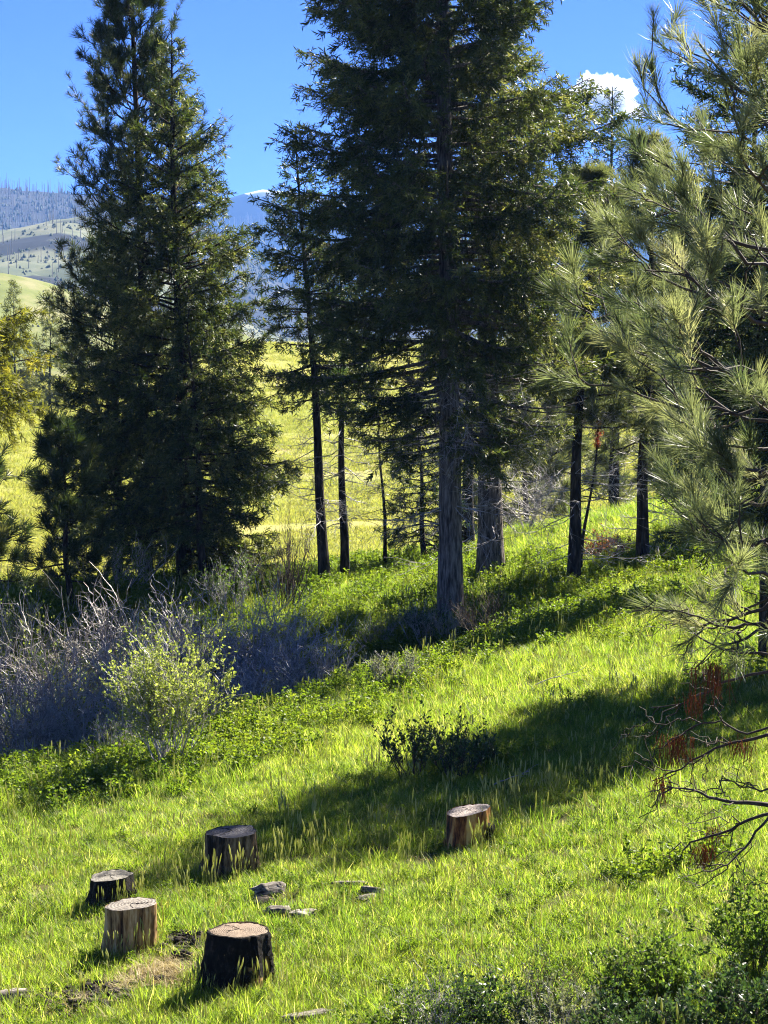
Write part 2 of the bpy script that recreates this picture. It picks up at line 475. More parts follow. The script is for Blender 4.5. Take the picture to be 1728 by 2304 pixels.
def hill_mat(name, cols, s1, s2, stretch=(1, 1, 1), bump=0, snow=None, patch=None):
    m, nt, out = nodes_of(name)
    a = noise_n(nt, s1, 5, .65); b = noise_n(nt, 1.0, 5, .7, mapped(nt, tuple(s2 * k for k in stretch)))
    f = math_n(nt, 'ADD', math_n(nt, 'MULTIPLY', a, .55), math_n(nt, 'MULTIPLY', b, .45))
    c = ramp(nt, cols, f)
    if patch:
        mx = nt.nodes.new('ShaderNodeMix'); mx.data_type = 'RGBA'
        s = ramp(nt, [(.50, (0, 0, 0)), (.56, (1, 1, 1))], noise_n(nt, patch[1], 3, .5, mapped(nt, (1, .6, 2.5))))
        nt.links.new(s, mx.inputs[0]); nt.links.new(c, mx.inputs[6]); mx.inputs[7].default_value = (*patch[0], 1)
        c = mx.outputs[2]
    if snow:
        tc = nt.nodes.new('ShaderNodeTexCoord'); sp = nt.nodes.new('ShaderNodeSeparateXYZ')
        nt.links.new(tc.outputs['Object'], sp.inputs[0])
        hgt = math_n(nt, 'DIVIDE', math_n(nt, 'SUBTRACT', sp.outputs[2], snow[0]), snow[1])
        nn = noise_n(nt, snow[2], 4, .6, mapped(nt, (1, 1, 3.5)))
        msk = math_n(nt, 'ADD', hgt, math_n(nt, 'MULTIPLY', math_n(nt, 'SUBTRACT', nn, .5), 4.0))
        s = ramp(nt, [(.45, (0, 0, 0)), (.55, (1, 1, 1))], msk)
        mx = nt.nodes.new('ShaderNodeMix'); mx.data_type = 'RGBA'
        nt.links.new(s, mx.inputs[0]); nt.links.new(c, mx.inputs[6]); mx.inputs[7].default_value = (.85, .87, .9, 1)
        c = mx.outputs[2]
    pb = nt.nodes.new('ShaderNodeBsdfPrincipled'); pb.inputs['Roughness'].default_value = .95; pb.inputs['Specular IOR Level'].default_value = .08
    nt.links.new(c, pb.inputs['Base Color'])
    nt.links.new(pb.outputs[0], out.inputs[0])
    return m

def far_hill(name, prof, d_ridge, d_base, z_base, mat, amp, back=1.25, nx=220, ny=60, seed=0., pw=1.0):
    """a slope from a foot line up to a ridge line, then down its far side"""
    prof = np.array(prof, float)
    px = np.linspace(prof[0, 0], prof[-1, 0], nx)
    py = np.interp(px, prof[:, 0], prof[:, 1])
    tx = (px - 864) / FPX
    zr = np.array([ray_z(p, d_ridge) for p in py])
    ys = np.r_[np.linspace(d_base, d_ridge, ny), np.linspace(d_ridge, d_ridge * back, 12)[1:]]
    V = []
    for j, y in enumerate(ys):
        if y <= d_ridge: t = (y - d_base) / (d_ridge - d_base); hgt = z_base + (zr - z_base) * (t ** pw)
        else: t = (y - d_ridge) / (d_ridge * (back - 1)); hgt = zr + (z_base - zr) * t * t
        x = tx * d_ridge * (1 if y > d_ridge else (.55 + .45 * t) if False else 1)
        w = math.sin(math.pi * min(t, 1)) if y <= d_ridge else .3
        hgt = hgt + amp * w * fbm(x / d_ridge * 40, np.full_like(x, y / d_ridge * 40), .9, seed, 4) + amp * .05 * fbm(x / d_ridge * 400, np.full_like(x, y / d_ridge * 300), 1., seed + 3, 2)
        V.append(np.stack([x, np.full_like(x, y), hgt], -1))
    V = np.array(V); n, m2 = V.shape[:2]
    i = np.arange(n * m2).reshape(n, m2)
    F = np.stack([i[:-1, :-1], i[:-1, 1:], i[1:, 1:], i[1:, :-1]], -1).reshape(-1, 4)
    o = bpy.data.objects.new(name, raw_mesh(name, V.reshape(-1, 3), F, None, True))
    o.data.materials.append(mat); COL.objects.link(o)
    tag(o, kind='structure')
    return V[:ny]

ZB = EYE - 16
hillA = far_hill('green_hill', [(-2600, 560), (-800, 590), (0, 612), (90, 630), (170, 662), (330, 700), (500, 735), (560, 757), (610, 772), (760, 782), (1200, 770), (2000, 700), (4200, 640)], 430, 255, ZB + 4,
         hill_mat('green_hill_grass', [(.36, (.075, .095, .03)), (.5, (.13, .15, .045)), (.62, (.21, .20, .10))], .03, .16, (1, .5, 1)), 1.6, seed=1.)
hillB = far_hill('sage_hill', [(-3000, 470), (-600, 490), (0, 521), (60, 510), (120, 496), (190, 486), (300, 520), (430, 600), (520, 690), (640, 760), (1500, 760), (4600, 700)], 1150, 560, ZB,
         hill_mat('sage_hill_cover', [(.34, (.045, .06, .04)), (.5, (.10, .115, .07)), (.64, (.19, .19, .13))], .006, .05, (1, .6, 1), patch=((.025, .028, .032), .012)), 12, seed=2.)
ridgeC = far_hill('burnt_ridge', [(-3200, 405), (-500, 412), (0, 422), (60, 428), (130, 433), (250, 446), (400, 470), (520, 540), (640, 640), (900, 740), (1800, 740), (5000, 700)], 2300, 1500, ZB,
         hill_mat('burnt_ridge_cover', [(.32, (.022, .025, .03)), (.5, (.04, .043, .046)), (.7, (.085, .085, .07))], .004, .03, (1, 1, .4)), 26, seed=3.)
mtD = far_hill('blue_mountain', [(-3500, 520), (0, 500), (300, 478), (480, 456), (525, 444), (560, 434), (600, 424), (680, 438), (760, 452), (830, 446), (950, 458), (1150, 440), (1500, 425), (2000, 400), (5200, 430)], 4500, 4150, ZB,
         hill_mat('mountain_cover', [(.35, (.008, .010, .014)), (.55, (.016, .018, .026)), (.7, (.035, .036, .045))], .003, .03, (1, 1, .25), snow=(EYE + 335, 30, .012)), 22, seed=4.)
vf = sheet('valley_floor', np.linspace(-6500, 6500, 14), np.linspace(-1500, 5600, 14), lambda X, Y: X * 0 + ZB - 3, ground_material())

# burnt standing snags on the far slopes: a far wood that reads as one mass
def snags(name, V, n, h0, h1, w, mat, rng, xlim, trange=(.35, 1.0)):
    ny, nx = V.shape[:2]
    tx = rng.uniform(xlim[0], xlim[1], n); tt = rng.uniform(trange[0], trange[1], n)
    j = (tt * (ny - 1.01)); j0 = j.astype(int)
    xs = V[0, :, 0]
    i = np.clip(np.searchsorted(xs, tx) - 1, 0, nx - 2)
    f = (tx - xs[i]) / (xs[i + 1] - xs[i]); fj = j - j0
    a = V[j0, i] * (1 - f)[:, None] + V[j0, i + 1] * f[:, None]; b = V[j0 + 1, i] * (1 - f)[:, None] + V[j0 + 1, i + 1] * f[:, None]
    p = a * (1 - fj)[:, None] + b * fj[:, None]
    keep = fbm(p[:, 0] / 60, p[:, 1] / 60, 1.2, 7.) > -.25
    p = p[keep]; n = len(p)
    h = rng.uniform(h0, h1, n)
    Pt = np.stack([p - [0, 0, 2], p + np.stack([rng.normal(0, .3, n), rng.normal(0, .3, n), h], -1)], 1)
    g = Geo(); v, fq = tubes(Pt, taper(n, 2, w, w * .35), 3); g.add(v, fq)
    o = g.build(name, mat); tag(o, kind='stuff')
    return o
M['snag'] = solid_mat('burnt_snag_wood', [(.3, (.03, .03, .03)), (.7, (.10, .095, .09))], (.05, .05, .05), 2, .9, 0)
rs = np.random.default_rng(5)
snags('burnt_forest', ridgeC, 1900, 7, 16, .45, M['snag'], rs, (ray_x(-80, 430, 2300), ray_x(520, 430, 2300)))
snags('distant_burnt_forest', mtD, 2600, 14, 28, .7, M['snag'], rs, (ray_x(440, 450, 4500), ray_x(960, 450, 4500)), (.0, .85))
snags('scattered_snags', hillB, 110, 3, 8, .25, M['snag'], rs, (ray_x(-80, 500, 1150), ray_x(320, 500, 1150)), (.4, 1.0))

# brush and young trees dotted over the far slopes
M['far_brush'] = leaf_mat('far_brush_leaves', [(0, (.022, .032, .018)), (.6, (.045, .06, .03)), (1, (.10, .11, .055))], .25, 1.3, .7, .1)
def far_brush(name, V, n, s0, s1, tall, rng, xlim, thr):
    ny, nx = V.shape[:2]
    tx = rng.uniform(xlim[0], xlim[1], n); j0 = rng.integers(int(ny * .25), ny - 1, n)
    i = np.clip(np.searchsorted(V[0, :, 0], tx) - 1, 0, nx - 2); f = ((tx - V[0, i, 0]) / (V[0, i + 1, 0] - V[0, i, 0]))[:, None]
    fj = rng.random((n, 1))
    p = (V[j0, i] * (1 - f) + V[j0, i + 1] * f) * (1 - fj) + (V[j0 + 1, i] * (1 - f) + V[j0 + 1, i + 1] * f) * fj
    q = s1 * 14
    keep = fbm(p[:, 0] / q, p[:, 1] / q, 1.0, 4.) + .5 * fbm(p[:, 0] / q, p[:, 1] / q, 3.0, 1.) > thr
    p = p[keep]; n = len(p); g = Geo()
    octa = np.array([[1, 0, 0], [.3, .95, .1], [-.8, .6, 0], [-.8, -.6, 0.1], [.3, -.95, 0], [.1, 0, 1.0], [-.35, .3, .8], [.4, -.3, .7]])
    of = np.array([[0, 1, 5], [1, 6, 5], [1, 2, 6], [2, 3, 6], [3, 5, 6], [3, 7, 5], [3, 4, 7], [4, 0, 7], [0, 5, 7]])
    sc_ = rng.uniform(s0, s1, n); a = rng.uniform(0, 6.28, n)
    fr = np.stack([np.stack([np.cos(a), np.sin(a), 0 * a], -1), np.stack([-np.sin(a), np.cos(a), 0 * a], -1), np.stack([0 * a, 0 * a, tall * rng.uniform(.5, 1.3, n)], -1)], 1)
    stamp(g, octa * [.5, .5, 1], of, p - [0, 0, .1], fr, sc_, rng.random(n))
    tag(g.build(name, M['far_brush']), kind='stuff')
far_brush('hill_brush', hillB, 5200, .6, 2.1, .8, rs, (ray_x(-200, 500, 1150), ray_x(700, 500, 1150)), -.1)
far_brush('ridge_brush', ridgeC, 6500, 1.2, 3.6, 1.3, rs, (ray_x(-200, 430, 2300), ray_x(700, 430, 2300)), -.15)
far_brush('green_hill_brush', hillA, 1500, .2, .8, .6, rs, (ray_x(-200, 630, 430), ray_x(700, 630, 430)), .15)

mg = np.stack(np.meshgrid(np.linspace(-60, 75, 90), np.linspace(70, 232, 90)), -1)
far_brush('meadow_brush', np.concatenate([mg, H(mg[..., 0], mg[..., 1])[..., None]], -1), 900, .12, .55, .7, rs, (-58, 73), .05)

# ------------------------------------------------------------------ conifers
def sprig_template(n=9, seed=1, wide=.075, ln=(.32, .5)):
    """a short needle-bearing shoot along +x, unit length"""
    r = np.random.default_rng(seed); V = []; F = []
    for i in range(n):
        x = (i + .3) / n * .85; a = i * 2.4 + r.uniform(-.4, .4)
        out = np.array([0, math.cos(a), math.sin(a)])
        d = norm(np.array([.75, 0, 0]) + out * r.uniform(.5, .9)); L = r.uniform(*ln)
        s = np.cross(d, norm(r.normal(size=3))); s = s / np.linalg.norm(s) * wide
        b = np.array([x, 0, 0]); k = len(V)
        V += [b - s * .6, b + s * .6, b + d * L * .55 + s, b + d * L]; F += [[k, k + 1, k + 2], [k, k + 2, k + 3]]
    return np.array(V), np.array(F)

def tuft_template(n, length, width, seed=1, stem=.5, droop=.0, cone=1.25):
    """pine shoot: long needles radiating forwards along a stem (+x)"""
    r = np.random.default_rng(seed); V = []; F = []
    for i in range(n):
        x = r.uniform(-stem, .06) if i > n * .25 else r.uniform(-.03, .05)
        a = r.uniform(0, 2 * math.pi); c = r.uniform(.2, cone) if x < 0 else r.uniform(0.02, .9)
        d = np.array([math.cos(c), math.sin(c) * math.cos(a), math.sin(c) * math.sin(a)])
        L = length * r.uniform(.7, 1.1)
        s = np.cross(d, norm(r.normal(size=3))); s = s / np.linalg.norm(s) * width * .5
        b = np.array([x * length * 1.3, 0, 0]); k = len(V)
        mid = b + d * L * .55; tip = b + d * L + np.array([.06 * L, 0, -droop * L])
        V += [b - s * .7, b + s * .7, mid + s, mid - s, tip]; F += [[k, k + 1, k + 2], [k, k + 2, k + 3], [k + 3, k + 2, k + 4]]
    return np.array(V), np.array(F)

SPRIG = sprig_template(7, 3, .075, (.4, .62))
SPRIG_S = sprig_template(6, 4)
TUFT_FAR = tuft_template(34, .17, .009, 2)
TUFT_MID = tuft_template(60, .17, .006, 6)

def trunk_part(root, base, top, r0, r1, mat, rng, sides=14, k=16, wob=.04, flare=1.25, name='trunk'):
    t = np.linspace(0, 1, k)
    pts = base[None] * (1 - t[:, None]) + top[None] * t[:, None]
    L = np.linalg.norm(top - base)
    pts[:, 0] += wob * np.sin(t * 7 + rng.uniform(0, 6)) * np.minimum(t * 4, 1); pts[:, 1] += wob * np.cos(t * 6 + rng.uniform(0, 6)) * np.minimum(t * 4, 1)
    pts[0] -= np.array([0, 0, .25])
    rad = (r0 * (1 - t) + r1 * t) * (1 + (flare - 1) * np.exp(-t * L / .35))
    V, F = tubes(pts[None], rad[None], sides)
    V = V.reshape(k, sides, 3)
    bump = 1 + .07 * rng.normal(size=(1, sides, 1)) + .035 * rng.normal(size=(k, sides, 1))
    V = pts[:, None, :] + (V - pts[:, None, :]) * bump
    g = Geo(); g.add(V.reshape(-1, 3), F)
    g.build(name, mat, root, smooth=True)
    return lambda h: np.stack([np.interp(h, pts[:, 2], pts[:, i]) for i in range(3)], -1)

def dead_limbs(root, axis, z0, z1, n, L, rng, mat, r=.012, name='dead_branches', per=7, per2=3, droop=-.12):
    if n == 0: return
    z = rng.uniform(z0, z1, n); az = rng.uniform(0, 2 * math.pi, n)
    b = axis(z); d = np.stack([np.cos(az), np.sin(az), rng.normal(droop, .2, n)], -1)
    ln = L * rng.uniform(.35, 1.1, n)
    t = np.linspace(0, 1, 5)
    Pt = b[:, None, :] + d[:, None, :] * (ln[:, None] * t)[..., None]
    Pt[:, :, 2] += -(.18 * ln[:, None] * t ** 2) + .2 * ln[:, None] * t ** 3
    Pt[:, 1:] += rng.normal(0, .03, Pt[:, 1:].shape)
    g = Geo(); v, f = tubes(Pt, taper(n, 5, r, r * .3), 4); g.add(v, f)
    c = grow(Pt, per, .4, .9, rng, 4, .25, 1.0, -.1)
    v, f = tubes(c, taper(len(c), 4, r * .4, r * .15), 3); g.add(v, f)
    if per2:
        c2 = grow(c, per2, .5, .9, rng, 3, .2, 1.0, -.1)
        v, f = tubes(c2, taper(len(c2), 3, r * .22, r * .1), 3); g.add(v, f)
    tag(g.build(name, mat, root), kind='stuff')

def fir(name, label, base, top, crown_z, rprof, nb, seed, r0, mat, bark, dens=1.0, sprig=.13, group=None, dead=(0, 0, 0, 0), tmpl=None, asym=None, e_low=-6, wob=.04, min_z=None, hang=.45, tw_wood=True, cluster=0.0, thin=None):
    rng = np.random.default_rng(seed)
    base = np.array(base, float); top = np.array(top, float)
    root = empty(name, base, label, 'tree', group)
    axis = trunk_part(root, base, top, r0, .012, bark, rng, wob=wob)
    Ht = top[2] - crown_z
    u = (np.arange(nb) + rng.uniform(0, 1, nb)) / nb
    t = u ** 1.12
    if cluster:   # whorls
        w = np.round(t * cluster) / cluster
        t = np.clip(w + rng.normal(0, .12 / cluster, nb), 0, 1)
    z = crown_z + Ht * t * .985
    az = np.arange(nb) * 2.39996 + rng.normal(0, .35, nb)
    L = np.array([rprof(v) for v in t]) * rng.uniform(.62, 1.14, nb) * np.where(rng.random(nb) < .12, 1.15, 1.0)
    if asym is not None: L = L * np.array([asym(a) for a in az])
    L = np.maximum(L, .12)
    live = np.ones(nb, bool) if thin is None else rng.random(nb) < np.array([thin(v, a_) for v, a_ in zip(t, az)])
    e = np.radians(e_low + (48 - e_low) * t ** 1.3) + rng.normal(0, .10, nb)
    k = 7; s = np.linspace(0, 1, k)
    dirh = np.stack([np.cos(az), np.sin(az), np.zeros(nb)], -1)
    Pt = axis(z)[:, None, :] + dirh[:, None, :] * (L[:, None] * s * np.cos(e)[:, None])[..., None]
    dr = .30 * (1 - t) + .05
    Pt[:, :, 2] += L[:, None] * (np.sin(e)[:, None] * s - dr[:, None] * s ** 2 + (dr * .95 + .06)[:, None] * s ** 3)
    side = np.stack([-np.sin(az), np.cos(az), np.zeros(nb)], -1)
    Pt += side[:, None, :] * (rng.normal(0, .12, nb)[:, None] * L[:, None] * s ** 2)[..., None]
    wood = Geo()
    br = np.clip(.012 + .010 * L, .01, .045)
    v, f = tubes(Pt, taper(nb, k, br, br * .18), 4); wood.add(v, f)
    # twigs
    ntw = np.where(live, np.maximum((L / .075 * dens).astype(int), 4), 0)
    bi = np.repeat(np.arange(nb), ntw); n = len(bi)
    q = rng.uniform(.12, 1.0, n) ** .8
    sq = q * (k - 1); i0 = np.minimum(sq.astype(int), k - 2); fr_ = (sq - i0)[:, None]
    A = Pt[bi, i0] * (1 - fr_) + Pt[bi, i0 + 1] * fr_
    T = norm(Pt[bi, i0 + 1] - Pt[bi, i0])
    sg = np.where(rng.random(n) < .5, -1.0, 1.0)[:, None]
    D = norm(T * rng.uniform(.45, 1.1, (n, 1)) + sg * side[bi] * rng.uniform(.35, 1.0, (n, 1)) + np.array([0, 0, 1.0]) * rng.normal(-.12, .22, (n, 1)))
    tl = np.minimum(L[bi] * (1 - q) * .55 + .13, .8) * rng.uniform(.55, 1.1, n)
    hg = hang * rng.uniform(.3, 1.2, n)
    k2 = 3; s2 = np.linspace(0, 1, k2)
    Tw = A[:, None, :] + D[:, None, :] * (tl[:, None] * s2)[..., None]
    Tw[:, :, 2] -= (hg * tl)[:, None] * s2 ** 2
    if tw_wood:
        v, f = tubes(Tw[:, [0, 2]], taper(n, 2, .006, .002), 3); wood.add(v, f)
    tag(wood.build('branches', bark, root), kind='stuff')
    # sprigs
    ns = np.maximum((tl / .062).astype(int), 2)
    ti = np.repeat(np.arange(n), ns); m = len(ti)
    w = rng.uniform(.08, 1.0, m)
    pos = Tw[ti, 0] + D[ti] * (tl[ti] * w)[:, None]
    pos[:, 2] -= hg[ti] * tl[ti] * w ** 2
    d = norm(D[ti] + rng.normal(0, .45, (m, 3)) - np.array([0, 0, 1.0]) * (hg[ti] * w * 1.2)[:, None])
    if min_z is not None:
        kp = pos[:, 2] > min_z; pos, d, ti = pos[kp], d[kp], ti[kp]; m = len(pos)
    cr = Geo()
    brr = np.clip(rng.normal(.42, .16, nb), 0, 1)
    rn = np.clip(brr[bi][ti] + rng.normal(0, .26, m), 0, 1)
    tv, tf = tmpl or SPRIG
    stamp(cr, tv, tf, pos, frames(d, rng), sprig * 1.25 * rng.uniform(.7, 1.35, m), rn)
    cr.build('crown', mat, root)
    if dead[0]:
        dead_limbs(root, axis, dead[1], dead[2], dead[0], dead[3], rng, M['twig_grey'])
    return root

def pine(name, label, base, top, crown_z, rprof, nb, seed, r0, mat, bark, tuft=None, tscale=1.0, group=None, dead=(0, 0, 0, 0), shoots=7, up=.35, e_low=0, wob=.05, subs=5, dead_mat=None):
    rng = np.random.default_rng(seed)
    base = np.array(base, float); top = np.array(top, float)
    root = empty(name, base, label, 'tree', group)
    axis = trunk_part(root, base, top, r0, .018, bark, rng, wob=wob)
    Ht = top[2] - crown_z
    t = (np.arange(nb) + rng.uniform(0, 1, nb)) / nb
    z = crown_z + Ht * t * .97
    az = np.arange(nb) * 2.39996 + rng.normal(0, .4, nb)
    L = np.maximum(np.array([rprof(v) for v in t]) * rng.uniform(.6, 1.15, nb), .15)
    e = np.radians(e_low + (55 - e_low) * t ** 1.2) + rng.normal(0, .12, nb)
    k = 7; s = np.linspace(0, 1, k)
    dirh = np.stack([np.cos(az), np.sin(az), np.zeros(nb)], -1)
    Pt = axis(z)[:, None, :] + dirh[:, None, :] * (L[:, None] * s * np.cos(e)[:, None])[..., None]
    Pt[:, :, 2] += L[:, None] * (np.sin(e)[:, None] * s - .30 * (1 - t)[:, None] * s ** 1.5 + up * s ** 3)
    Pt[:, 1:] += rng.normal(0, .02, Pt[:, 1:].shape)
    wood = Geo(); br = np.clip(.012 + .009 * L, .01, .04)
    v, f = tubes(Pt, taper(nb, k, br, br * .3), 4); wood.add(v, f)
    c = grow(Pt, subs, .38, .75, rng, 5, .3, .95, .25)
    v, f = tubes(c, taper(len(c), 5, .009, .005), 3); wood.add(v, f)
    c2 = grow(c, 3, .5, .7, rng, 4, .35, 1.0, .3)
    v, f = tubes(c2, taper(len(c2), 4, .006, .004), 3); wood.add(v, f)
    leader = axis(np.array([top[2] - .02]))
    tag(wood.build('branches', bark, root), kind='stuff')
    ends = [(Pt[:, -1], norm(Pt[:, -1] - Pt[:, -2])), (c[:, -1], norm(c[:, -1] - c[:, -2])), (c2[:, -1], norm(c2[:, -1] - c2[:, -2])), (c[:, 3], norm(c[:, 3] - c[:, 2])), (leader, np.array([[0, 0, 1.0]]))]
    pos = np.concatenate([a for a, b in ends]); d = np.concatenate([b for a, b in ends])
    m = len(pos)
    d = norm(d + rng.normal(0, .2, d.shape) + np.array([0, 0, .2]))
    cr = Geo(); tv, tf = tuft or TUFT_FAR
    stamp(cr, tv, tf, pos, frames(d, rng), tscale * rng.uniform(.75, 1.25, m), np.clip(rng.normal(.45, .25, m), 0, 1))
    cr.build('crown', mat, root)
    if dead[0]:
        dead_limbs(root, axis, dead[1], dead[2], dead[0], dead[3], rng, dead_mat or M['twig_grey'])
    return root

def prof(pts):
    a = np.array(pts, float)
    return lambda t: float(np.interp(t, a[:, 0], a[:, 1]))

def gz(px, py):
    return ground_at(px, py)

# --- the big fir in the middle
b = gz(1014, 1392); y = b[1]; k = mpp(y)
topz = b[2] + 21.5
zc = ray_z(1015, y)
span = topz - zc
tt = lambda py: (ray_z(py, y) - zc) / span
fir('fir_tree', 'tallest fir with a thick grey furrowed trunk and dense dark crown', b, (ray_x(985, 0, y), y + .2, topz), zc,
    prof([(0, 150 * k), (tt(930), 250 * k), (tt(850), 330 * k), (tt(600), 385 * k), (tt(300), 375 * k), (tt(0), 335 * k), (.75, 200 * k), (1, .1)]), 390, 11, 27 * k, M['fir'], M['bark_grey'],
    dens=1.12, sprig=.14, dead=(60, ray_z(1190, y), ray_z(800, y), 1.9), hang=.6,
    thin=lambda t_, a_: float(np.interp(t_, [0, .09, .16, .3], [.45, .4, .8, .92])) * (.75 if math.cos(a_) < 0 and t_ < .14 else 1))

# --- second thick trunk just behind it
b = gz(1104, 1292); y = b[1]; k = mpp(y)
zc = ray_z(930, y)
fir('fir_tree', 'fir with a stout flaring grey trunk standing behind the tallest fir', b, (ray_x(1090, 0, y), y + .3, ray_z(-350, y)), zc,
    prof([(0, .9), (.2, 1.9), (.6, 1.6), (1, .1)]), 90, 12, 31 * k, M['fir'], M['bark_grey'], dens=.8, sprig=.15, dead=(30, ray_z(1180, y), ray_z(900, y), 2.0), hang=.55)
b = gz(1052, 1225); y = b[1]; k = mpp(y)
fir('fir_tree', 'thin dark fir trunk between the tallest fir and the stout one', b, (ray_x(1050, 500, y), y, ray_z(480, y)), ray_z(980, y),
    prof([(0, .8), (.5, .9), (1, .1)]), 40, 13, 14 * k, M['fir_dark'], M['bark_dark'], dens=.6, sprig=.15, dead=(16, ray_z(1180, y), ray_z(960, y), 1.2))

# --- slim firs left of it
b = gz(732, 1313); y = b[1]; k = mpp(y)
zc = ray_z(900, y)
fir('slim_fir_tree', 'slim leaning fir with layered branches and a long bare dark trunk', b, (ray_x(668, 292, y), y, ray_z(290, y)), zc,
    prof([(0, 85 * k), (.15, 120 * k), (.35, 130 * k), (.6, 115 * k), (.8, 62 * k), (1, 4 * k)]), 70, 21, 14 * k, M['fir_dark'], M['bark_dark'], dens=.95, sprig=.14, dead=(26, ray_z(1180, y), ray_z(880, y), 1.0), cluster=15, hang=.4)
b = gz(777, 1308); y = b[1]; k = mpp(y)
fir('slim_fir_tree', 'short slim fir with a straight pole trunk beside the leaning fir', b, (ray_x(765, 640, y), y, ray_z(600, y)), ray_z(930, y),
    prof([(0, 60 * k), (.25, 105 * k), (.6, 95 * k), (1, 5 * k)]), 44, 22, 10 * k, M['fir_dark'], M['bark_dark'], dens=1.0, sprig=.14, dead=(30, ray_z(1230, y), ray_z(930, y), 1.1), hang=.5)
b = gz(868, 1284); y = b[1]; k = mpp(y)
rng = np.random.default_rng(31)
root = empty('dead_sapling', b, 'thin bare dead sapling pole with wispy side twigs', 'dead tree')
ax = trunk_part(root, b, P(853, 935, y), 5 * k, 1.5 * k, M['bark_dark'], rng, 6, 10, .03)
dead_limbs(root, ax, ray_z(1200, y), ray_z(960, y), 22, .9, rng, M['twig_brown'], .008, per=5, per2=2)
b = gz(955, 1262); y = b[1]; k = mpp(y)
fir('young_fir_tree', 'young bushy fir with foliage to the ground beside the grey trunk', b, (ray_x(935, 880, y), y, ray_z(880, y)), ray_z(1225, y),
    prof([(0, 85 * k), (.4, 90 * k), (.8, 50 * k), (1, 3 * k)]), 54, 23, 6 * k, M['fir_dark'], M['bark_dark'], dens=1.0, sprig=.14)

# --- the group on the other side of the gully
y = 48.0; k = mpp(y)
b = drop(ray_x(415, 1295, y), y)
zc = ray_z(1235, y)
fir('fir_tree', 'broad dark fir with branches sweeping low over the grey thicket', b, (ray_x(386, 80, y), y, ray_z(76, y)), zc,
    prof([(0, 210 * k), (.2, 245 * k), (.4, 220 * k), (.6, 180 * k), (.75, 120 * k), (.88, 70 * k), (1, 4 * k)]), 190, 41, 17 * k, M['fir'], M['bark_dark'], dens=1.15, sprig=.135, hang=.5, thin=lambda t_, a_: .9)
y = 49.5; k = mpp(y)
b = drop(ray_x(330, 1290, y), y)
pine('pine_tree', 'tall open pine rising above the broad dark fir', b, (ray_x(296, -240, y), y, ray_z(-240, y)), ray_z(1130, y),
     prof([(0, 185 * k), (.3, 170 * k), (.55, 145 * k), (.8, 90 * k), (1, 30 * k)]), 150, 42, 15 * k, M['pine_far'], M['bark_dark'], tscale=1.05, subs=6, up=.3)
y = 46.5; k = mpp(y)
b = drop(ray_x(460, 1330, y), y)
fir('fir_tree', 'smaller fir with a thin trunk leaning beside the broad fir', b, (ray_x(425, 740, y), y, ray_z(720, y)), ray_z(1190, y),
    prof([(0, 150 * k), (.3, 165 * k), (.6, 110 * k), (1, 5 * k)]), 66, 43, 10 * k, M['fir_dark'], M['bark_dark'], dens=.95, sprig=.14, asym=lambda a: 1.0 if math.cos(a) > -.3 else .7)
y = 50.0; k = mpp(y)
b = drop(ray_x(265, 1300, y), y)
fir('fir_tree', 'shadowed fir filling in behind the broad fir and the pine', b, (ray_x(262, 520, y), y, ray_z(480, y)), ray_z(1200, y),
    prof([(0, 185 * k), (.4, 165 * k), (.8, 80 * k), (1, 5 * k)]), 95, 44, 12 * k, M['fir_dark'], M['bark_dark'], dens=.85, sprig=.15)
b = gz(160, 1348); y = b[1]; k = mpp(y)
pine('small_pine_tree', 'small dark pine with stubby tufts standing alone by the meadow', b, (ray_x(128, 960, y), y, ray_z(950, y)), ray_z(1310, y),
     prof([(0, 105 * k), (.35, 95 * k), (.7, 70 * k), (1, 20 * k)]), 34, 45, 7 * k, M['pine_far'], M['bark_dark'], tscale=1.25, subs=3, up=.3)
y = 41.5; k = mpp(y)
b = drop(ray_x(-55, 1380, y), y)
pine('small_pine_tree', 'dark young pine with low branches reaching over the thicket edge', b, (ray_x(-60, 980, y), y, ray_z(960, y)), ray_z(1300, y),
     prof([(0, 120 * k), (.5, 110 * k), (1, 20 * k)]), 34, 46, 8 * k, M['pine_far'], M['bark_dark'], tscale=1.25, subs=3, up=.3)
y = 52.0; k = mpp(y)
b = drop(ray_x(-110, 1300, y), y)
fir('yellow_green_larch', 'yellow green larch with drooping sprays in front of the haze-toned far trees', b, (ray_x(-115, 560, y), y, ray_z(520, y)), ray_z(900, y),
    prof([(0, 225 * k), (.4, 210 * k), (.7, 120 * k), (1, 5 * k)]), 60, 47, 10 * k, M['larch'], M['bark_dark'], dens=.9, sprig=.17, hang=.9)
for px, pb, pt, yy, rr, sd, lab in ((32, 885, 632, 165, 62, 51, 'haze-toned olive tree with a thin trunk on the far meadow'), (112, 880, 660, 168, 58, 52, 'smaller olive fir with a pointed tip on the far meadow'),
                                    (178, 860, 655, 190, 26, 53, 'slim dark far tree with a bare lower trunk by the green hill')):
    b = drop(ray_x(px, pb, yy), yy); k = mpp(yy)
    fir('far_tree', lab, b, (ray_x(px, pt, yy), yy, ray_z(pt, yy)), b[2] + .6 + (1.2 if sd == 53 else 0), prof([(0, rr * k), (.4, rr * .8 * k), (.75, rr * .35 * k), (1, .05)]), 60, sd, 3.2 * k, M['fir_hazed'] if sd != 53 else M['fir_dark'], M['bark_dark'], dens=.42, sprig=.34, tmpl=SPRIG_S, tw_wood=False, hang=.3, group='trees on the far meadow')

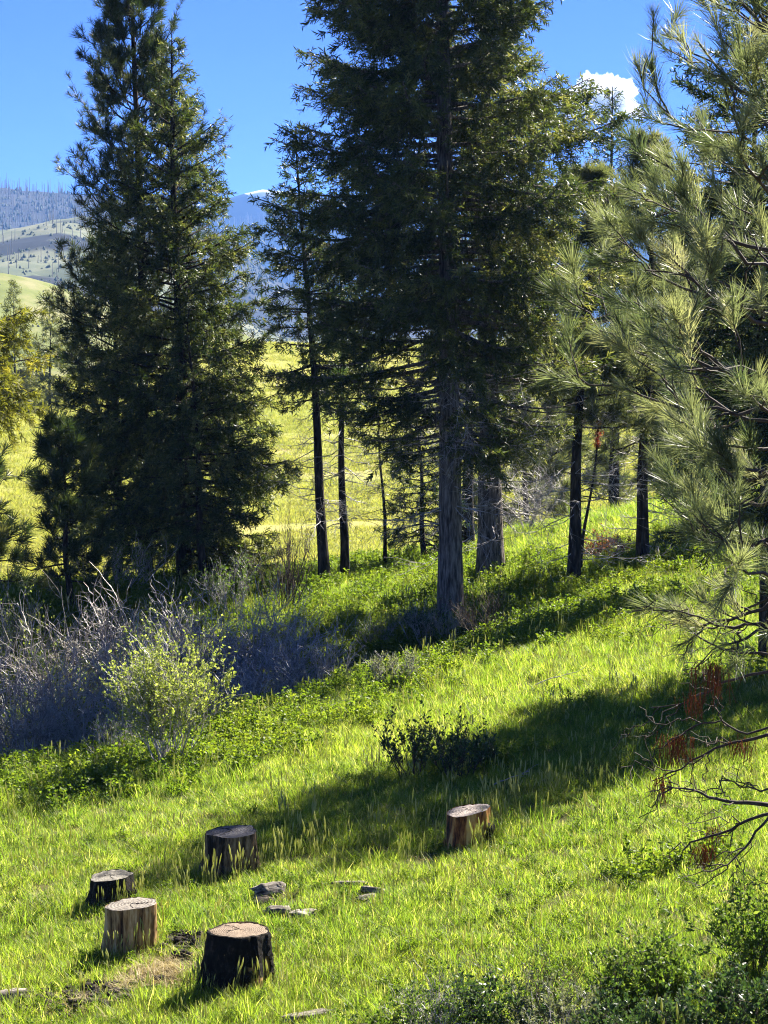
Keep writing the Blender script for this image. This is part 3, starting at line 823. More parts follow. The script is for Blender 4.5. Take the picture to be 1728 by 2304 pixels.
# --- right-hand stand
b = gz(1290, 1313); y = b[1]; k = mpp(y)
pine('pine_tree', 'pine with a split black trunk and many dead lower twigs', b, (ray_x(1332, 430, y), y, ray_z(400, y)), ray_z(960, y),
     prof([(0, 120 * k), (.4, 150 * k), (.8, 90 * k), (1, 20 * k)]), 50, 61, 16 * k, M['pine_mid'], M['bark_dark'], tuft=TUFT_FAR, tscale=1.2, dead=(40, ray_z(1260, y), ray_z(880, y), 1.3), subs=5)
b = gz(1447, 1274); y = b[1]; k = mpp(y)
pine('pine_tree', 'straight pine with a clean black trunk rooted in sunny grass', b, (ray_x(1468, 330, y), y, ray_z(320, y)), ray_z(1010, y),
     prof([(0, 130 * k), (.4, 165 * k), (.8, 100 * k), (1, 20 * k)]), 56, 62, 14 * k, M['pine_mid'], M['bark_dark'], tuft=TUFT_FAR, tscale=1.2, dead=(30, ray_z(1230, y), ray_z(930, y), 1.2), subs=5)
b = gz(1303, 1300); y = b[1] + .1; k = mpp(y)
rng = np.random.default_rng(63)
root = empty('leaning_sapling', b, 'thin leaning dead sapling with a rust red tip beside split trunk', 'dead tree')
ax = trunk_part(root, b, P(1352, 925, y), 4.5 * k, 1.5 * k, M['bark_dark'], rng, 6, 10, .03)
dead_limbs(root, ax, ray_z(1230, y), ray_z(960, y), 14, .6, rng, M['twig_brown'], .007, per=4, per2=2)
g = Geo(); n = 22
tz = rng.uniform(ray_z(1010, y), ray_z(925, y), n)
stamp(g, *tuft_template(14, .13, .008, 4), ax(tz) + rng.normal(0, .03, (n, 3)), frames(rng.normal(size=(n, 3)) + [0, 0, -.6], rng), 1.0, rng.random(n))
g.build('dead_needles', M['red_needles'], root)

y = 43.6; k = mpp(y)
b = drop(ray_x(1675, 1300, y), y)
pine('pine_tree', 'dense middling pine on the slope past the clean black trunk', b, (ray_x(1675, 420, y), y, ray_z(400, y)), b[2] + 2.6,
     prof([(0, 120 * k), (.5, 110 * k), (1, 20 * k)]), 70, 67, 9 * k, M['pine_mid'], M['bark_dark'], tscale=1.2, subs=5)
y = 62.0; k = mpp(y)
b = drop(ray_x(1380, 1150, y), y)
fir('fir_tree', 'far spire-topped fir rising against the white cloud', b, (ray_x(1378, 197, y), y, ray_z(195, y)), ray_z(900, y),
    prof([(0, 150 * k), (.4, 130 * k), (.72, 75 * k), (.85, 30 * k), (1, 3 * k)]), 100, 64, 13 * k, M['fir_dark'], M['bark_dark'], dens=.8, sprig=.16)
y = 33.0; k = mpp(y)
b = drop(ray_x(1722, 1500, y), y)
fir('fir_tree', 'fir with dark drooping twigs rising behind the near pine boughs', b, (ray_x(1695, -100, y), y, ray_z(-100, y)), ray_z(1150, y),
    prof([(0, 240 * k), (.3, 270 * k), (.6, 220 * k), (.85, 130 * k), (1, 5 * k)]), 170, 65, 14 * k, M['fir_dark'], M['bark_dark'], dens=.9, sprig=.13, hang=.4)
y = 32.0; k = mpp(y)
b = drop(ray_x(1940, 1500, y), y)
fir('fir_tree', 'bushy fir standing on the slope beside the dark drooping fir', b, (ray_x(1940, -100, y), y, ray_z(20, y)), ray_z(1300, y),
    prof([(0, 250 * k), (.3, 290 * k), (.6, 240 * k), (.85, 140 * k), (1, 5 * k)]), 115, 66, 14 * k, M['fir_dark'], M['bark_dark'], dens=.85, sprig=.15, hang=.4)
for i, (px, yy, pt, rr, sd, lab) in enumerate(((1185, 66, 760, 130, 71, 'grey green pine behind the stout grey trunk'), (1560, 64, 560, 150, 72, 'tall grey green pine behind the clean black trunk'), (1690, 72, 640, 160, 73, 'grey green pine at the back, deep behind the near pine boughs'),
                                               (1300, 80, 830, 130, 74, 'low grey green pine far behind the split trunk'), (1880, 52, 500, 190, 75, 'wide grey green pine up the slope from the clean black trunk'))):
    k = mpp(yy); b = drop(ray_x(px, 1150, yy), yy)
    pine('background_pine', lab, b, (ray_x(px, pt, yy), yy, ray_z(pt, yy)), b[2] + .9, prof([(0, rr * k), (.5, rr * .9 * k), (.85, rr * .45 * k), (1, .2)]), 46, sd, .10, M['pine_mid'], M['bark_dark'], tscale=1.7, subs=5, group='pines behind the stand')

# ------------------------------------------------------------------ the near pine whose boughs reach in
rng = np.random.default_rng(81)
YN = 15.0
pb = drop(ray_x(1800, 1500, YN), YN)
near = empty('near_pine', pb, 'near pine reaching in with long glossy needles and bare lower limbs', 'tree')
trunk_part(near, pb, np.array([pb[0] + .15, YN + .1, EYE + 6.5]), .15, .05, M['bark_grey'], rng, sides=20, k=30, wob=.03)
TUFT_NEAR = [tuft_template(135, .195, .0036, s, stem=st, droop=dr, cone=cn) for s, st, dr, cn in ((11, .9, .05, .95), (12, .55, .12, 1.2), (13, 1.2, .08, .85), (14, .75, .02, 1.05))]
boughs = [(350, 1500, 80, .8), (430, 1425, 240, .3), (430, 1560, 185, -.6), (520, 1590, 330, -1.0), (560, 1400, 420, .6), (620, 1470, 430, -.3), (700, 1370, 590, .5), (720, 1430, 560, -.4),
          (760, 1510, 560, -1.0), (820, 1285, 740, .4), (850, 1340, 690, 1.0), (860, 1450, 740, -.6), (900, 1335, 860, .2), (930, 1480, 840, .9), (950, 1590, 840, -1.1), (1000, 1500, 950, -.3),
          (1040, 1540, 1000, -.8), (1060, 1450, 1010, .5), (1110, 1480, 1090, .2), (1180, 1490, 1185, -.2), (1230, 1565, 1245, -.9), (1230, 1640, 1200, .6), (1290, 1475, 1385, 0), (1330, 1565, 1435, -.7),
          (200, 1610, -40, 0), (130, 1500, -160, .5), (270, 1690, 70, -1.2), (320, 1630, 130, -1.0), (660, 1660, 500, 1.2), (1400, 1680, 1330, .4)]
for i, (sy, ex, ey, dy) in enumerate(boughs):
    a = np.array([pb[0] + .05, YN + .05 + .08 * np.sign(dy), ray_z(sy, YN)])
    e = P(ex + 72, ey + 15, YN + dy)
    t = np.linspace(0, 1, 9)[:, None]
    sag = .10 * np.linalg.norm(e - a)
    c = a * (1 - t) + e * t - np.array([0, 0, 1]) * sag * np.sin(math.pi * t) * rng.uniform(.5, 1.5) + np.array([0, 1, 0]) * rng.normal(0, .06) * np.sin(math.pi * t)
    c[1:-1] += rng.normal(0, .018, (7, 3))
    L = np.linalg.norm(e - a)
    g = Geo()
    v, f = tubes(c[None], taper(1, 9, .013 + .006 * L, .006), 6); g.add(v, f)
    low = ey > 1150
    nsub = max(4, int(L * (2.6 if low else 3.1)))
    c1 = grow(c[None], nsub, .34, .75, rng, 6, .3, .97, .22)
    v, f = tubes(c1, taper(len(c1), 6, .0075, .004), 5); g.add(v, f)
    c2 = grow(c1, 1, .6, .8, rng, 5, .3, .95, .28)
    v, f = tubes(c2, taper(len(c2), 5, .0055, .0035), 4); g.add(v, f)
    bo = g.build('branch', M['twig_brown'], near)
    pos = np.concatenate([c[-1:], c1[:, -1], c2[:, -1]]); d = np.concatenate([c[-1:] - c[-2:-1], c1[:, -1] - c1[:, -2], c2[:, -1] - c2[:, -2]])
    if low:
        kp = rng.random(len(pos)) < .6; kp[0] = True; pos, d = pos[kp], d[kp]
    d = norm(norm(d) + np.array([0, 0, .15]) + rng.normal(0, .12, d.shape))
    gn = Geo(); pick = rng.integers(0, 4, len(pos))
    for j in range(4):
        q = pick == j
        stamp(gn, *TUFT_NEAR[j], pos[q], frames(d[q], rng), rng.uniform(.62, 1.15, q.sum()), np.clip(rng.normal(.42, .27, q.sum()), 0, 1))
    tag(gn.build('needles', M['pine_near'], bo, local=False), kind='stuff')
    bo2 = bo.children[0]; bo2.location = (-pb[0], -pb[1], -pb[2])
# bare lower limbs, traced where they hang
dead_poly = [([(1800, 1830), (1700, 1806), (1620, 1800), (1560, 1778), (1500, 1768)], .020, 0, 5), ([(1740, 1812), (1690, 1840), (1640, 1870), (1565, 1888), (1540, 1905), (1528, 1935)], .013, .05, 4),
             ([(1800, 1790), (1725, 1838), (1680, 1900), (1640, 1945), (1600, 1962)], .011, -.25, 4), ([(1800, 1640), (1700, 1660), (1640, 1668), (1590, 1690), (1520, 1740), (1465, 1758)], .014, .2, 4),
             ([(1800, 1490), (1690, 1520), (1625, 1535), (1580, 1560), (1520, 1590), (1465, 1592)], .013, .5, 4), ([(1800, 1600), (1700, 1655), (1650, 1645), (1620, 1622), (1570, 1625), (1520, 1665), (1490, 1680)], .009, .1, 3),
             ([(1800, 1380), (1690, 1405), (1620, 1410), (1560, 1380), (1500, 1375)], .013, -.3, 5), ([(1800, 1480), (1700, 1470), (1640, 1465), (1580, 1440), (1535, 1395)], .012, .3, 5),
             ([(1800, 1340), (1720, 1345), (1650, 1390), (1600, 1420), (1530, 1390)], .010, .6, 4), ([(1800, 1770), (1720, 1778), (1660, 1765), (1625, 1752)], .008, -.5, 2)]
for pts, r, dy, sub in dead_poly:
    q = np.array([P(px, py, YN + dy * (1 - abs(i / (len(pts) - 1) - 1)) + dy * .2) for i, (px, py) in enumerate(pts)])
    q[0] = [pb[0], YN, q[0][2]]
    tq = np.linspace(0, len(q) - 1, 14); ii = np.minimum(tq.astype(int), len(q) - 2); ff = (tq - ii)[:, None]
    c = q[ii] * (1 - ff) + q[ii + 1] * ff
    c[1:-1] = (c[:-2] + c[1:-1] * 2 + c[2:]) / 4
    c[1:-1] += rng.normal(0, .006, c[1:-1].shape)
    g = Geo(); v, f = tubes(c[None], taper(1, 14, r, .004), 6); g.add(v, f)
    c1 = grow(c[None], sub + 2, .28, .9, rng, 7, .25, .97, -.05, jit=.2); v, f = tubes(c1, taper(len(c1), 7, .005, .0025), 4); g.add(v, f)
    c2 = grow(c1, 2, .5, .9, rng, 5, .3, 1.0, -.1, jit=.2); v, f = tubes(c2, taper(len(c2), 5, .003, .002), 3); g.add(v, f)
    g.build('dead_branch', M['twig_brown'], near)
for px, py, s, n in ((1600, 1530, 1.2, 70), (1560, 1590, .9, 40), (1522, 1690, 1.1, 70), (1490, 1775, .8, 40), (1588, 1930, .9, 46), (1610, 1880, .7, 26), (1670, 1690, .8, 34)):
    # brown needles left hanging on the bare limbs
    yy = YN + .1; c = P(px, py - 25 * s, yy); g = Geo()
    st = c + np.stack([rng.normal(0, .055 * s, n), rng.normal(0, .05, n), rng.normal(0, .02, n)], -1)
    L = rng.uniform(.09, .2, n) * s
    en = st + np.stack([rng.normal(0, .025, n), rng.normal(0, .025, n), -L], -1)
    v, f = tubes(np.stack([st, (st + en) / 2 + rng.normal(0, .006, (n, 3)), en], 1), taper(n, 3, .0028, .0014), 3)
    g.add(v, f, np.repeat(rng.random(n), 9))
    tag(g.build('dead_needle_clump', M['dead_needles'], near), kind='stuff')

# ------------------------------------------------------------------ shrubs
LEAF = (np.array([[0, 0, 0], [.45, .26, .05], [1, 0, 0], [.45, -.26, .05]]), np.array([[0, 1, 2], [0, 2, 3]]))

def shrub(name, label, base, h, w, seed, stems=14, twig=None, leaf=None, per=(6, 4), lsize=.03, lper=3, up=.35, group=None, r=.012, lean=(0, 0), spread=.7, flat=.9, s0=.25):
    rng = np.random.default_rng(seed)
    base = np.array(base, float)
    root = empty(name, base, label, 'shrub', group)
    az = rng.uniform(0, 2 * math.pi, stems); rr = np.sqrt(rng.random(stems)) * w
    tip = base + np.stack([np.cos(az) * rr + lean[0], np.sin(az) * rr * flat + lean[1], h * (1 - .35 * (rr / w) ** 2) * rng.uniform(.6, 1.0, stems)], -1)
    st = base + np.stack([np.cos(az) * rr * .18, np.sin(az) * rr * .18, np.full(stems, -.12)], -1)
    t = np.linspace(0, 1, 6)[None, :, None]
    Pt = st[:, None] * (1 - t) + tip[:, None] * t
    out = (tip - st) * np.array([1, 1, 0])
    Pt = Pt + out[:, None] * (.22 * np.sin(math.pi * t)) * rng.uniform(-.6, .8, (stems, 1, 1))
    Pt[:, 1:] += rng.normal(0, .03 * h, Pt[:, 1:].shape) * .6
    g = Geo(); v, f = tubes(Pt, taper(stems, 6, r, r * .4), 5); g.add(v, f)
    c1 = grow(Pt, per[0], .42, spread, rng, 5, s0, 1.0, up, jit=.15); v, f = tubes(c1, taper(len(c1), 5, r * .45, r * .22), 3); g.add(v, f)
    tips = [c1]
    if per[1]:
        c2 = grow(c1, per[1], .5, spread, rng, 4, .2, 1.0, up, jit=.15); v, f = tubes(c2, taper(len(c2), 4, r * .28, r * .14), 3); g.add(v, f); tips = [c2]
    tag(g.build('stems', twig or M['twig_grey'], root), kind='stuff')
    if leaf is not None:
        c = tips[-1]; n = len(c) * lper
        ci = rng.integers(0, len(c), n); s = rng.uniform(.25, 1, n) * (c.shape[1] - 1.001); i0 = s.astype(int); fr_ = (s - i0)[:, None]
        pos = c[ci, i0] * (1 - fr_) + c[ci, i0 + 1] * fr_
        d = norm(norm(c[ci, i0 + 1] - c[ci, i0]) + rng.normal(0, .7, (n, 3)))
        gl = Geo(); stamp(gl, *LEAF, pos, frames(d, rng), lsize * rng.uniform(.6, 1.3, n), np.clip(rng.normal(.5, .25, n), 0, 1))
        tag(gl.build('leaves', leaf, root), kind='stuff')
    return root

def at_y(px, y):
    return drop(ray_x(px, 1500, y), y)

def top_h(b, py):
    return ray_z(py, b[1]) - b[2]

thick = 'bare grey bushes crowding the gully'
for px, y, pt, w, sd, lab in ((20, 38.5, 1385, 1.0, 101, 'bare grey bush under the dark young pine'), (140, 39.5, 1335, 1.1, 102, 'bare brownish grey bush below the small lone pine'), (250, 40.5, 1310, 1.1, 103, 'bare grey bush under the tall open pine'),
                              (345, 38.2, 1350, 1.1, 104, 'bare grey bush right behind the yellow leaved bush'), (450, 41, 1290, 1.1, 105, 'bare grey bush beneath the broad dark fir'), (545, 39.5, 1300, 1.1, 106, 'bare bluish grey bush next to the slim fir bases'),
                              (640, 38.8, 1330, 1.0, 107, 'bare purplish grey bush at the end of the thicket by the grass'), (705, 37.6, 1385, .8, 108, 'smallest bare bush at the shaded grass end of the thicket'), (80, 36.2, 1480, .9, 109, 'low bare grey bush at the gully lip behind the bleached shrub'),
                              (215, 36.4, 1440, .9, 110, 'low bare bush between the bleached shrub and the yellow leaved bush'), (560, 36.8, 1430, .9, 111, 'low dark bare bush on the bank past the yellow leaved bush')):
    b = at_y(px, y)
    shrub('bare_bush', lab, b, top_h(b, pt) * .80, w, sd, stems=20, per=(7, 4), r=(.017, .022, .019)[sd % 3], group=thick, spread=1.05, up=.12, twig=M['twig_tan'] if sd in (102, 109, 103) else M['twig_pale'] if sd in (104, 110) else M['twig_grey'], leaf=M['leaf_sage'] if sd in (102, 105, 106, 107) else M['leaf_green'] if sd in (103, 110) else None, lsize=.03, lper=1)
b = at_y(640, 44.5); shrub('bare_bush', 'bare upright bush of dark stems against the bright meadow', b, top_h(b, 1185), .75, 112, stems=22, per=(5, 2), r=.012, twig=M['twig_brown'], spread=.4, up=.7)
for px, y, pt, w, sd, lab in ((270, 45, 1230, 1.1, 113, 'pale leafy bush in front of the tall open pine base'), (520, 44, 1270, .8, 114, 'pale leafy bush under the low sweeping fir boughs'), (20, 41, 1330, .9, 115, 'yellow green leafy bush below the dark young pine')):
    b = at_y(px, y); shrub('leafy_bush', lab, b, top_h(b, pt), w, sd, stems=16, per=(6, 4), leaf=M['leaf_green'] if sd != 115 else M['leaf_yellow'], lsize=.05, lper=4)
# the yellow-leaved bush in the sun
b = gz(388, 1728)
yb = shrub('yellow_leaved_bush', 'bush with fresh yellow green leaves fanning out above the bank', b, top_h(b, 1425) * .84, .76, 121, stems=32, per=(9, 4), leaf=M['leaf_yellow'], lsize=.046, lper=10, twig=M['twig_grey'], up=.22, r=.010, s0=.5)
b = gz(250, 1712); shrub('leafy_bush', 'small dim leafy bush at the gully lip beside the yellow leaved bush', b, .55, .5, 122, stems=14, leaf=M['leaf_green'], lsize=.035)
b = gz(102, 1712); shrub('bleached_shrub', 'small bleached leafless shrub at the lip of the gully', b, top_h(b, 1585), .36, 123, stems=9, per=(5, 2), twig=M['twig_pale'], r=.011, up=.4)
b = gz(30, 1735); shrub('leafy_bush', 'thin straggly shrub with sparse leaves beside the bleached shrub', b, .75, .3, 124, stems=8, per=(4, 2), twig=M['twig_pale'], leaf=M['leaf_green'], lsize=.04, lper=1)
# round the foot of the big fir
for px, py, pt, w, sd, nm, lab, lf, tw in ((880, 1548, 1478, .42, 131, 'sagebrush', 'pale sage green shrub at the sunny lip of the bank', 'leaf_sage', 'twig_grey'), (820, 1530, 1492, .3, 132, 'sagebrush', 'small pale sage shrub tucked beside the larger sage shrub', 'leaf_sage', 'twig_grey'),
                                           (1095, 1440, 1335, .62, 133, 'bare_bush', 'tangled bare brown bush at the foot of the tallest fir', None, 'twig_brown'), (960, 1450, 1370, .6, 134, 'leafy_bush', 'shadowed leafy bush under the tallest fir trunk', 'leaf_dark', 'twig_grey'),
                                           (840, 1455, 1400, .5, 135, 'leafy_bush', 'sunlit leafy bush between the thicket and the tallest fir', 'leaf_green', 'twig_grey'), (1015, 1440, 1390, .45, 136, 'bare_bush', 'pale dry brush leaning on the grey furrowed trunk', None, 'twig_pale')):
    b = gz(px, py); shrub(nm, lab, b, top_h(b, pt), w, sd, stems=18, per=(6, 4), twig=M[tw], leaf=M[lf] if lf else None, lsize=.04, lper=4, r=.009)
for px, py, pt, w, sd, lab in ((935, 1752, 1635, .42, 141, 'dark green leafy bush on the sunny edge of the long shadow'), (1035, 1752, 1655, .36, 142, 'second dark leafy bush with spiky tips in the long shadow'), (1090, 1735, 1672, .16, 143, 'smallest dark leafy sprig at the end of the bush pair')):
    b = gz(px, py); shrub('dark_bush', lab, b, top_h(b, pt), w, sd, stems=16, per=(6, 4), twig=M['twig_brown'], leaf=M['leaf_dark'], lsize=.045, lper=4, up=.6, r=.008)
for px, py, pt, w, sd, lab, lf, tw in ((1185, 1195, 1040, 1.0, 144, 'dead grey brush between the stout trunk and the split trunk', None, 'twig_grey'), (1360, 1262, 1200, .55, 145, 'low dead brush with rusty needles between the two black trunks', 'dead_needles', 'twig_brown'), (1250, 1165, 1010, 1.0, 146, 'pale dead brush behind the split trunk', None, 'twig_pale')):
    b = gz(px, py); shrub('dead_brush', lab, b, top_h(b, pt), w, sd, stems=16, per=(7, 4), twig=M[tw], leaf=M[lf] if lf else None, lsize=.06, lper=2, r=.012, spread=1.1, up=.05)
# bottom bushes
for px, y, pt, w, sd, nm, lab, lf, tw, ls, lp in ((1085, 17.2, 2205, .36, 151, 'dark_bush', 'dark green leafy bush at the base of the near slope', 'leaf_dark', 'twig_brown', .034, 5), (870, 16.9, 2262, .32, 152, 'dark_bush', 'low leafy bush beside the spindly bush', 'leaf_green', 'twig_brown', .03, 5),
                                                  (960, 17.0, 2130, .20, 153, 'spindly_bush', 'spindly grey green bush with two upright leafy spikes', 'leaf_green', 'twig_grey', .026, 3), (1210, 17.6, 2110, .42, 154, 'twiggy_bush', 'half bare twiggy bush with pale broken stems', 'leaf_green', 'twig_brown', .026, 2),
                                                  (1240, 17.0, 2215, .40, 155, 'leafy_bush', 'grey green leafy bush under the twiggy bush', 'leaf_sage', 'twig_grey', .03, 4), (1480, 17.8, 2085, .22, 156, 'leafy_bush', 'small green leafy weed bush alone in bright grass', 'leaf_green', 'twig_brown', .035, 4),
                                                  (1395, 17.6, 2120, .22, 157, 'leafy_bush', 'low green leafy weed bush beside the twiggy bush', 'leaf_green', 'twig_brown', .035, 3), (1700, 18.6, 1960, .36, 158, 'leafy_bush', 'leafy green bush below the bare pine limbs', 'leaf_green', 'twig_brown', .04, 4),
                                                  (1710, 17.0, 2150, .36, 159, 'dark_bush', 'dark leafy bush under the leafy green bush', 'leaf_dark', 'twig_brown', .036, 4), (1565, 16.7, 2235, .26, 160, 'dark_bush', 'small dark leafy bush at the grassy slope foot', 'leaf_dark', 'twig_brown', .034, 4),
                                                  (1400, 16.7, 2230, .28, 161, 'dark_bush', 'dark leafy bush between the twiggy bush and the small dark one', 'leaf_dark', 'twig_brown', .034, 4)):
    b = at_y(px, y); shrub(nm, lab, b, top_h(b, pt) * .78, w * 1.15, sd, stems=18, per=(7, 4), twig=M[tw], leaf=M[lf], lsize=ls * 1.15, lper=int(lp * 1.8) + 1, up=.25, r=.006, spread=.9)

# ------------------------------------------------------------------ stumps
def stump(name, label, px, py, wt, wb, h, seed, side, top, tilt=(0, 0), bark=None, flap=False, rough=.03, stain=0):
    rng = np.random.default_rng(seed)
    f0 = gz(px, py); k = mpp(f0[1]); rb = wb * k / 2; rt = wt * k / 2; hh = h * k
    c = drop(f0[0] * (f0[1] + rb * .8) / f0[1], f0[1] + rb * .8)
    c[2] = f0[2]
    root = empty(name, c, label, 'stump')
    n, m = 80, 22
    a = np.arange(n) * 2 * math.pi / n
    lob = 1 + .06 * np.sin(2 * a + rng.uniform(0, 6)) + .045 * np.sin(3 * a + rng.uniform(0, 6)) + .035 * np.sin(5 * a + rng.uniform(0, 6)) + .02 * np.sin(9 * a + rng.uniform(0, 6))
    def skin(rs_, ampl, t0, t1, seed2, lowp=1.0):
        r2 = np.random.default_rng(seed2)
        t = np.linspace(t0, t1, m)
        flare = (1 - np.clip(t, 0, 1)) ** 2.2
        ridge = r2.normal(0, 1, n); ridge = (ridge + np.roll(ridge, 1) * .5)
        V = np.zeros((m, n, 3))
        for j, tj in enumerate(t):
            r = (rt + (rb - rt) * (1 - np.clip(tj, 0, 1))) * lob * (1 + flare[j] * .26 * np.maximum(np.sin(a * 4 + seed + .6 * np.sin(a * 2)), 0) ** 1.3) * rs_
            r = r * (1 + ampl * (ridge * .6 + r2.normal(0, .55, n)))
            zt = hh * tj
            V[j, :, 0] = r * np.cos(a); V[j, :, 1] = r * np.sin(a)
            V[j, :, 2] = zt + np.clip(tj, 0, 1) * (tilt[0] * V[j, :, 0] + tilt[1] * V[j, :, 1])
        return V
    def grid(V):
        i = np.arange(V.shape[0] * n).reshape(-1, n)
        A = i[:-1]; B = np.roll(A, -1, 1); D = i[1:]; C = np.roll(D, -1, 1)
        return V.reshape(-1, 3), np.stack([A, B, C, D], -1).reshape(-1, 4)
    V = skin(1.0, rough * .5, -.35, 1.0, seed + 1)
    g = Geo(); g.add(*grid(V)); so = g.build('wood_side', side, None, smooth=True); so.parent = root
    rings = np.linspace(1, 0.02, 12)
    chip = np.convolve(np.r_[rng.normal(0, 1, n), np.zeros(0)], np.ones(3) / 3, 'same') * .007
    V[-1, :, 2] += chip; V[-2, :, 2] += chip * .5
    edge = V[-1]
    T = edge[None] * rings[:, None, None]
    T[:, :, 2] = hh + tilt[0] * T[:, :, 0] + tilt[1] * T[:, :, 1] + .004 + rng.normal(0, .0022, T.shape[:2]) - .010 * (rings ** 8)[:, None] + chip[None] * (rings ** 4)[:, None]
    g = Geo(); g.add(*grid(T)); to = g.build('cut_top', top, None, smooth=True); to.parent = root
    # a drying crack or two
    g = Geo()
    for q in range(3):
        aa = rng.uniform(0, 6.28); r1 = rt * rng.uniform(.5, .9)
        pts = np.array([[s_ * math.cos(aa + .1 * i), s_ * math.sin(aa + .1 * i), 0] for i, s_ in enumerate(np.linspace(rt * .06, r1, 5))])
        pts[:, 2] = hh + tilt[0] * pts[:, 0] + tilt[1] * pts[:, 1] + .005
        v, f = tubes(pts[None], taper(1, 5, .004, .0025), 4); g.add(v, f)
    g.build('cracks', M['char'], None).parent = root
    if bark:
        B = skin(1.07, rough, -.35, .985, seed + 2)
        inner = edge * np.array([.985, .985, 1]); inner[:, 2] -= .012
        mid = (B[-1] + inner) / 2; mid[:, 2] = B[-1, :, 2] + .012
        B = np.concatenate([B, mid[None], inner[None]])
        Vb, Fb = grid(B)
        jj = np.arange(len(Fb)) // n; aa_ = (np.arange(len(Fb)) % n) * 2 * math.pi / n
        gap = (np.abs(np.angle(np.exp(1j * (aa_ + .75)))) < .42 + .12 * np.sin(jj * 1.7)) & (jj < 12 + 3 * np.sin(aa_ * 9)) & (jj > 4)
        g = Geo(); g.add(Vb, Fb[~gap]); bo = g.build('bark', bark, None, smooth=False); bo.parent = root
    if flap:
        g = Geo()
        for (a0, z0, z1, wd, off) in ((.25, .30, .72, .07, .05), (.1, -.05, .3, .05, .04)):
            w_ = np.linspace(-wd, wd, 5); zz = np.linspace(z0, z1, 6) * hh
            Vf = []
            for s_ in (0, .022):
                for z_ in zz:
                    tpr = 1 - abs(z_ / hh - (z0 + z1) / 2) / (z1 - z0) * .9
                    r = rt * 1.03 + (rb - rt) * (1 - z_ / hh) + off * math.sin((z_ / hh - z0) / (z1 - z0) * 2.2) * .8 + s_
                    for ww in w_:
                        aw = a0 + ww / rt * tpr - .9
                        Vf.append((r * math.cos(aw), r * math.sin(aw), z_ + rng.normal(0, .006)))
            Vf = np.array(Vf).reshape(2, 6, 5, 3); i = np.arange(60).reshape(2, 6, 5)
            Fq = []
            for L_ in range(2):
                for r_ in range(5):
                    for c_ in range(4): Fq.append([i[L_, r_, c_], i[L_, r_, c_ + 1], i[L_, r_ + 1, c_ + 1], i[L_, r_ + 1, c_]])
            for r_ in range(5):
                Fq.append([i[0, r_, 0], i[1, r_, 0], i[1, r_ + 1, 0], i[0, r_ + 1, 0]]); Fq.append([i[0, r_, 4], i[0, r_ + 1, 4], i[1, r_ + 1, 4], i[1, r_, 4]])
            for c_ in range(4):
                Fq.append([i[0, 0, c_], i[0, 0, c_ + 1], i[1, 0, c_ + 1], i[1, 0, c_]]); Fq.append([i[0, 5, c_], i[1, 5, c_], i[1, 5, c_ + 1], i[0, 5, c_ + 1]])
            g.add(Vf.reshape(-1, 3), Fq)
        g.build('bark_flap', M['char'], None).parent = root
    return c, rb

T_pale = top_mat('ringed_cut_wood', (.07, .05, .036), (.24, .18, .13), 110)
T_grey = top_mat('weathered_cut_wood', (.08, .07, .06), (.27, .24, .205), 60)
T_grey2 = top_mat('dull_cut_wood', (.09, .082, .07), (.26, .24, .20), 60, stain=(.03, .028, .026))
T_dark = top_mat('wet_dark_cut_wood', (.012, .012, .016), (.09, .085, .09), 60, stain=(.010, .010, .014), rough=.5)
T_mix = top_mat('stained_cut_wood', (.13, .11, .10), (.33, .28, .25), 60, stain=(.025, .022, .026), rough=.6)
ST = []
ST.append(stump('tree_stump', 'charred black barked stump with a pale ringed cut top', 540, 2236, 130, 150, 132, 201, M['wood_gold'], T_pale, (-.02, .02), bark=M['char'], rough=.035))
ST.append(stump('tree_stump', 'debarked golden stump with a grey weathered cut top', 296, 2152, 112, 108, 108, 202, M['wood_gold'], T_grey, (.10, .04), rough=.02))
ST.append(stump('tree_stump', 'short blackened stump with a dull grey top behind the golden one', 250, 2042, 100, 112, 62, 203, M['char'], T_grey2, (.09, .03), bark=None, rough=.03))
ST.append(stump('tree_stump', 'dark topped stump standing at the end of the long shadow', 522, 1972, 116, 122, 92, 204, M['wood_brown'], T_dark, (.06, .05), bark=None, rough=.03))
ST.append(stump('tree_stump', 'orange brown debarked stump with a loose bark flap', 1052, 1914, 104, 106, 82, 205, M['wood_orange'], T_mix, (.15, .04), flap=True, rough=.02))

# ------------------------------------------------------------------ loose wood
WOOD = []
def chunk(name, label, px, py, L, r, az, mat, seed, lift=.3, flat=.7, cat='wood'):
    rng = np.random.default_rng(seed); c = gz(px, py); WOOD.append(c)
    n, m = 12, 9
    t = np.linspace(-.5, .5, m); a = np.arange(n) * 2 * math.pi / n
    pr = np.clip(1.05 - (np.abs(t) * 2) ** 6 * .35, .1, 1)
    ridge = 1 + rng.normal(0, .12, n)
    V = np.zeros((m, n, 3))
    for j in range(m):
        rr = r * pr[j] * ridge * (1 + rng.normal(0, .07, n))
        V[j] = np.stack([np.full(n, t[j] * L) + rng.normal(0, .012 * (1 if 0 < j < m - 1 else 2.5), n), rr * np.cos(a), rr * np.sin(a) * flat + r * flat * lift], -1)
    i = np.arange(m * n).reshape(m, n); A = i[:-1]; B = np.roll(A, -1, 1); D = i[1:]; C = np.roll(D, -1, 1)
    g = Geo(); g.add(V.reshape(-1, 3), np.stack([A, B, C, D], -1).reshape(-1, 4))
    for e, order in ((0, 1), (m - 1, -1)):
        cen = V[e].mean(0) + [(.01 if e else -.01), 0, 0]
        k = len(np.concatenate(g.V)); idx = np.arange(n)
        g.add(np.concatenate([V[e], cen[None]]), np.stack([np.roll(idx, -1)[::1], idx, np.full(n, n)], -1)[:, ::order])
    o = g.build(name, mat); o.location = c; o.rotation_euler = (0, rng.uniform(-.08, .08), az)
    return tag(o, label, cat)
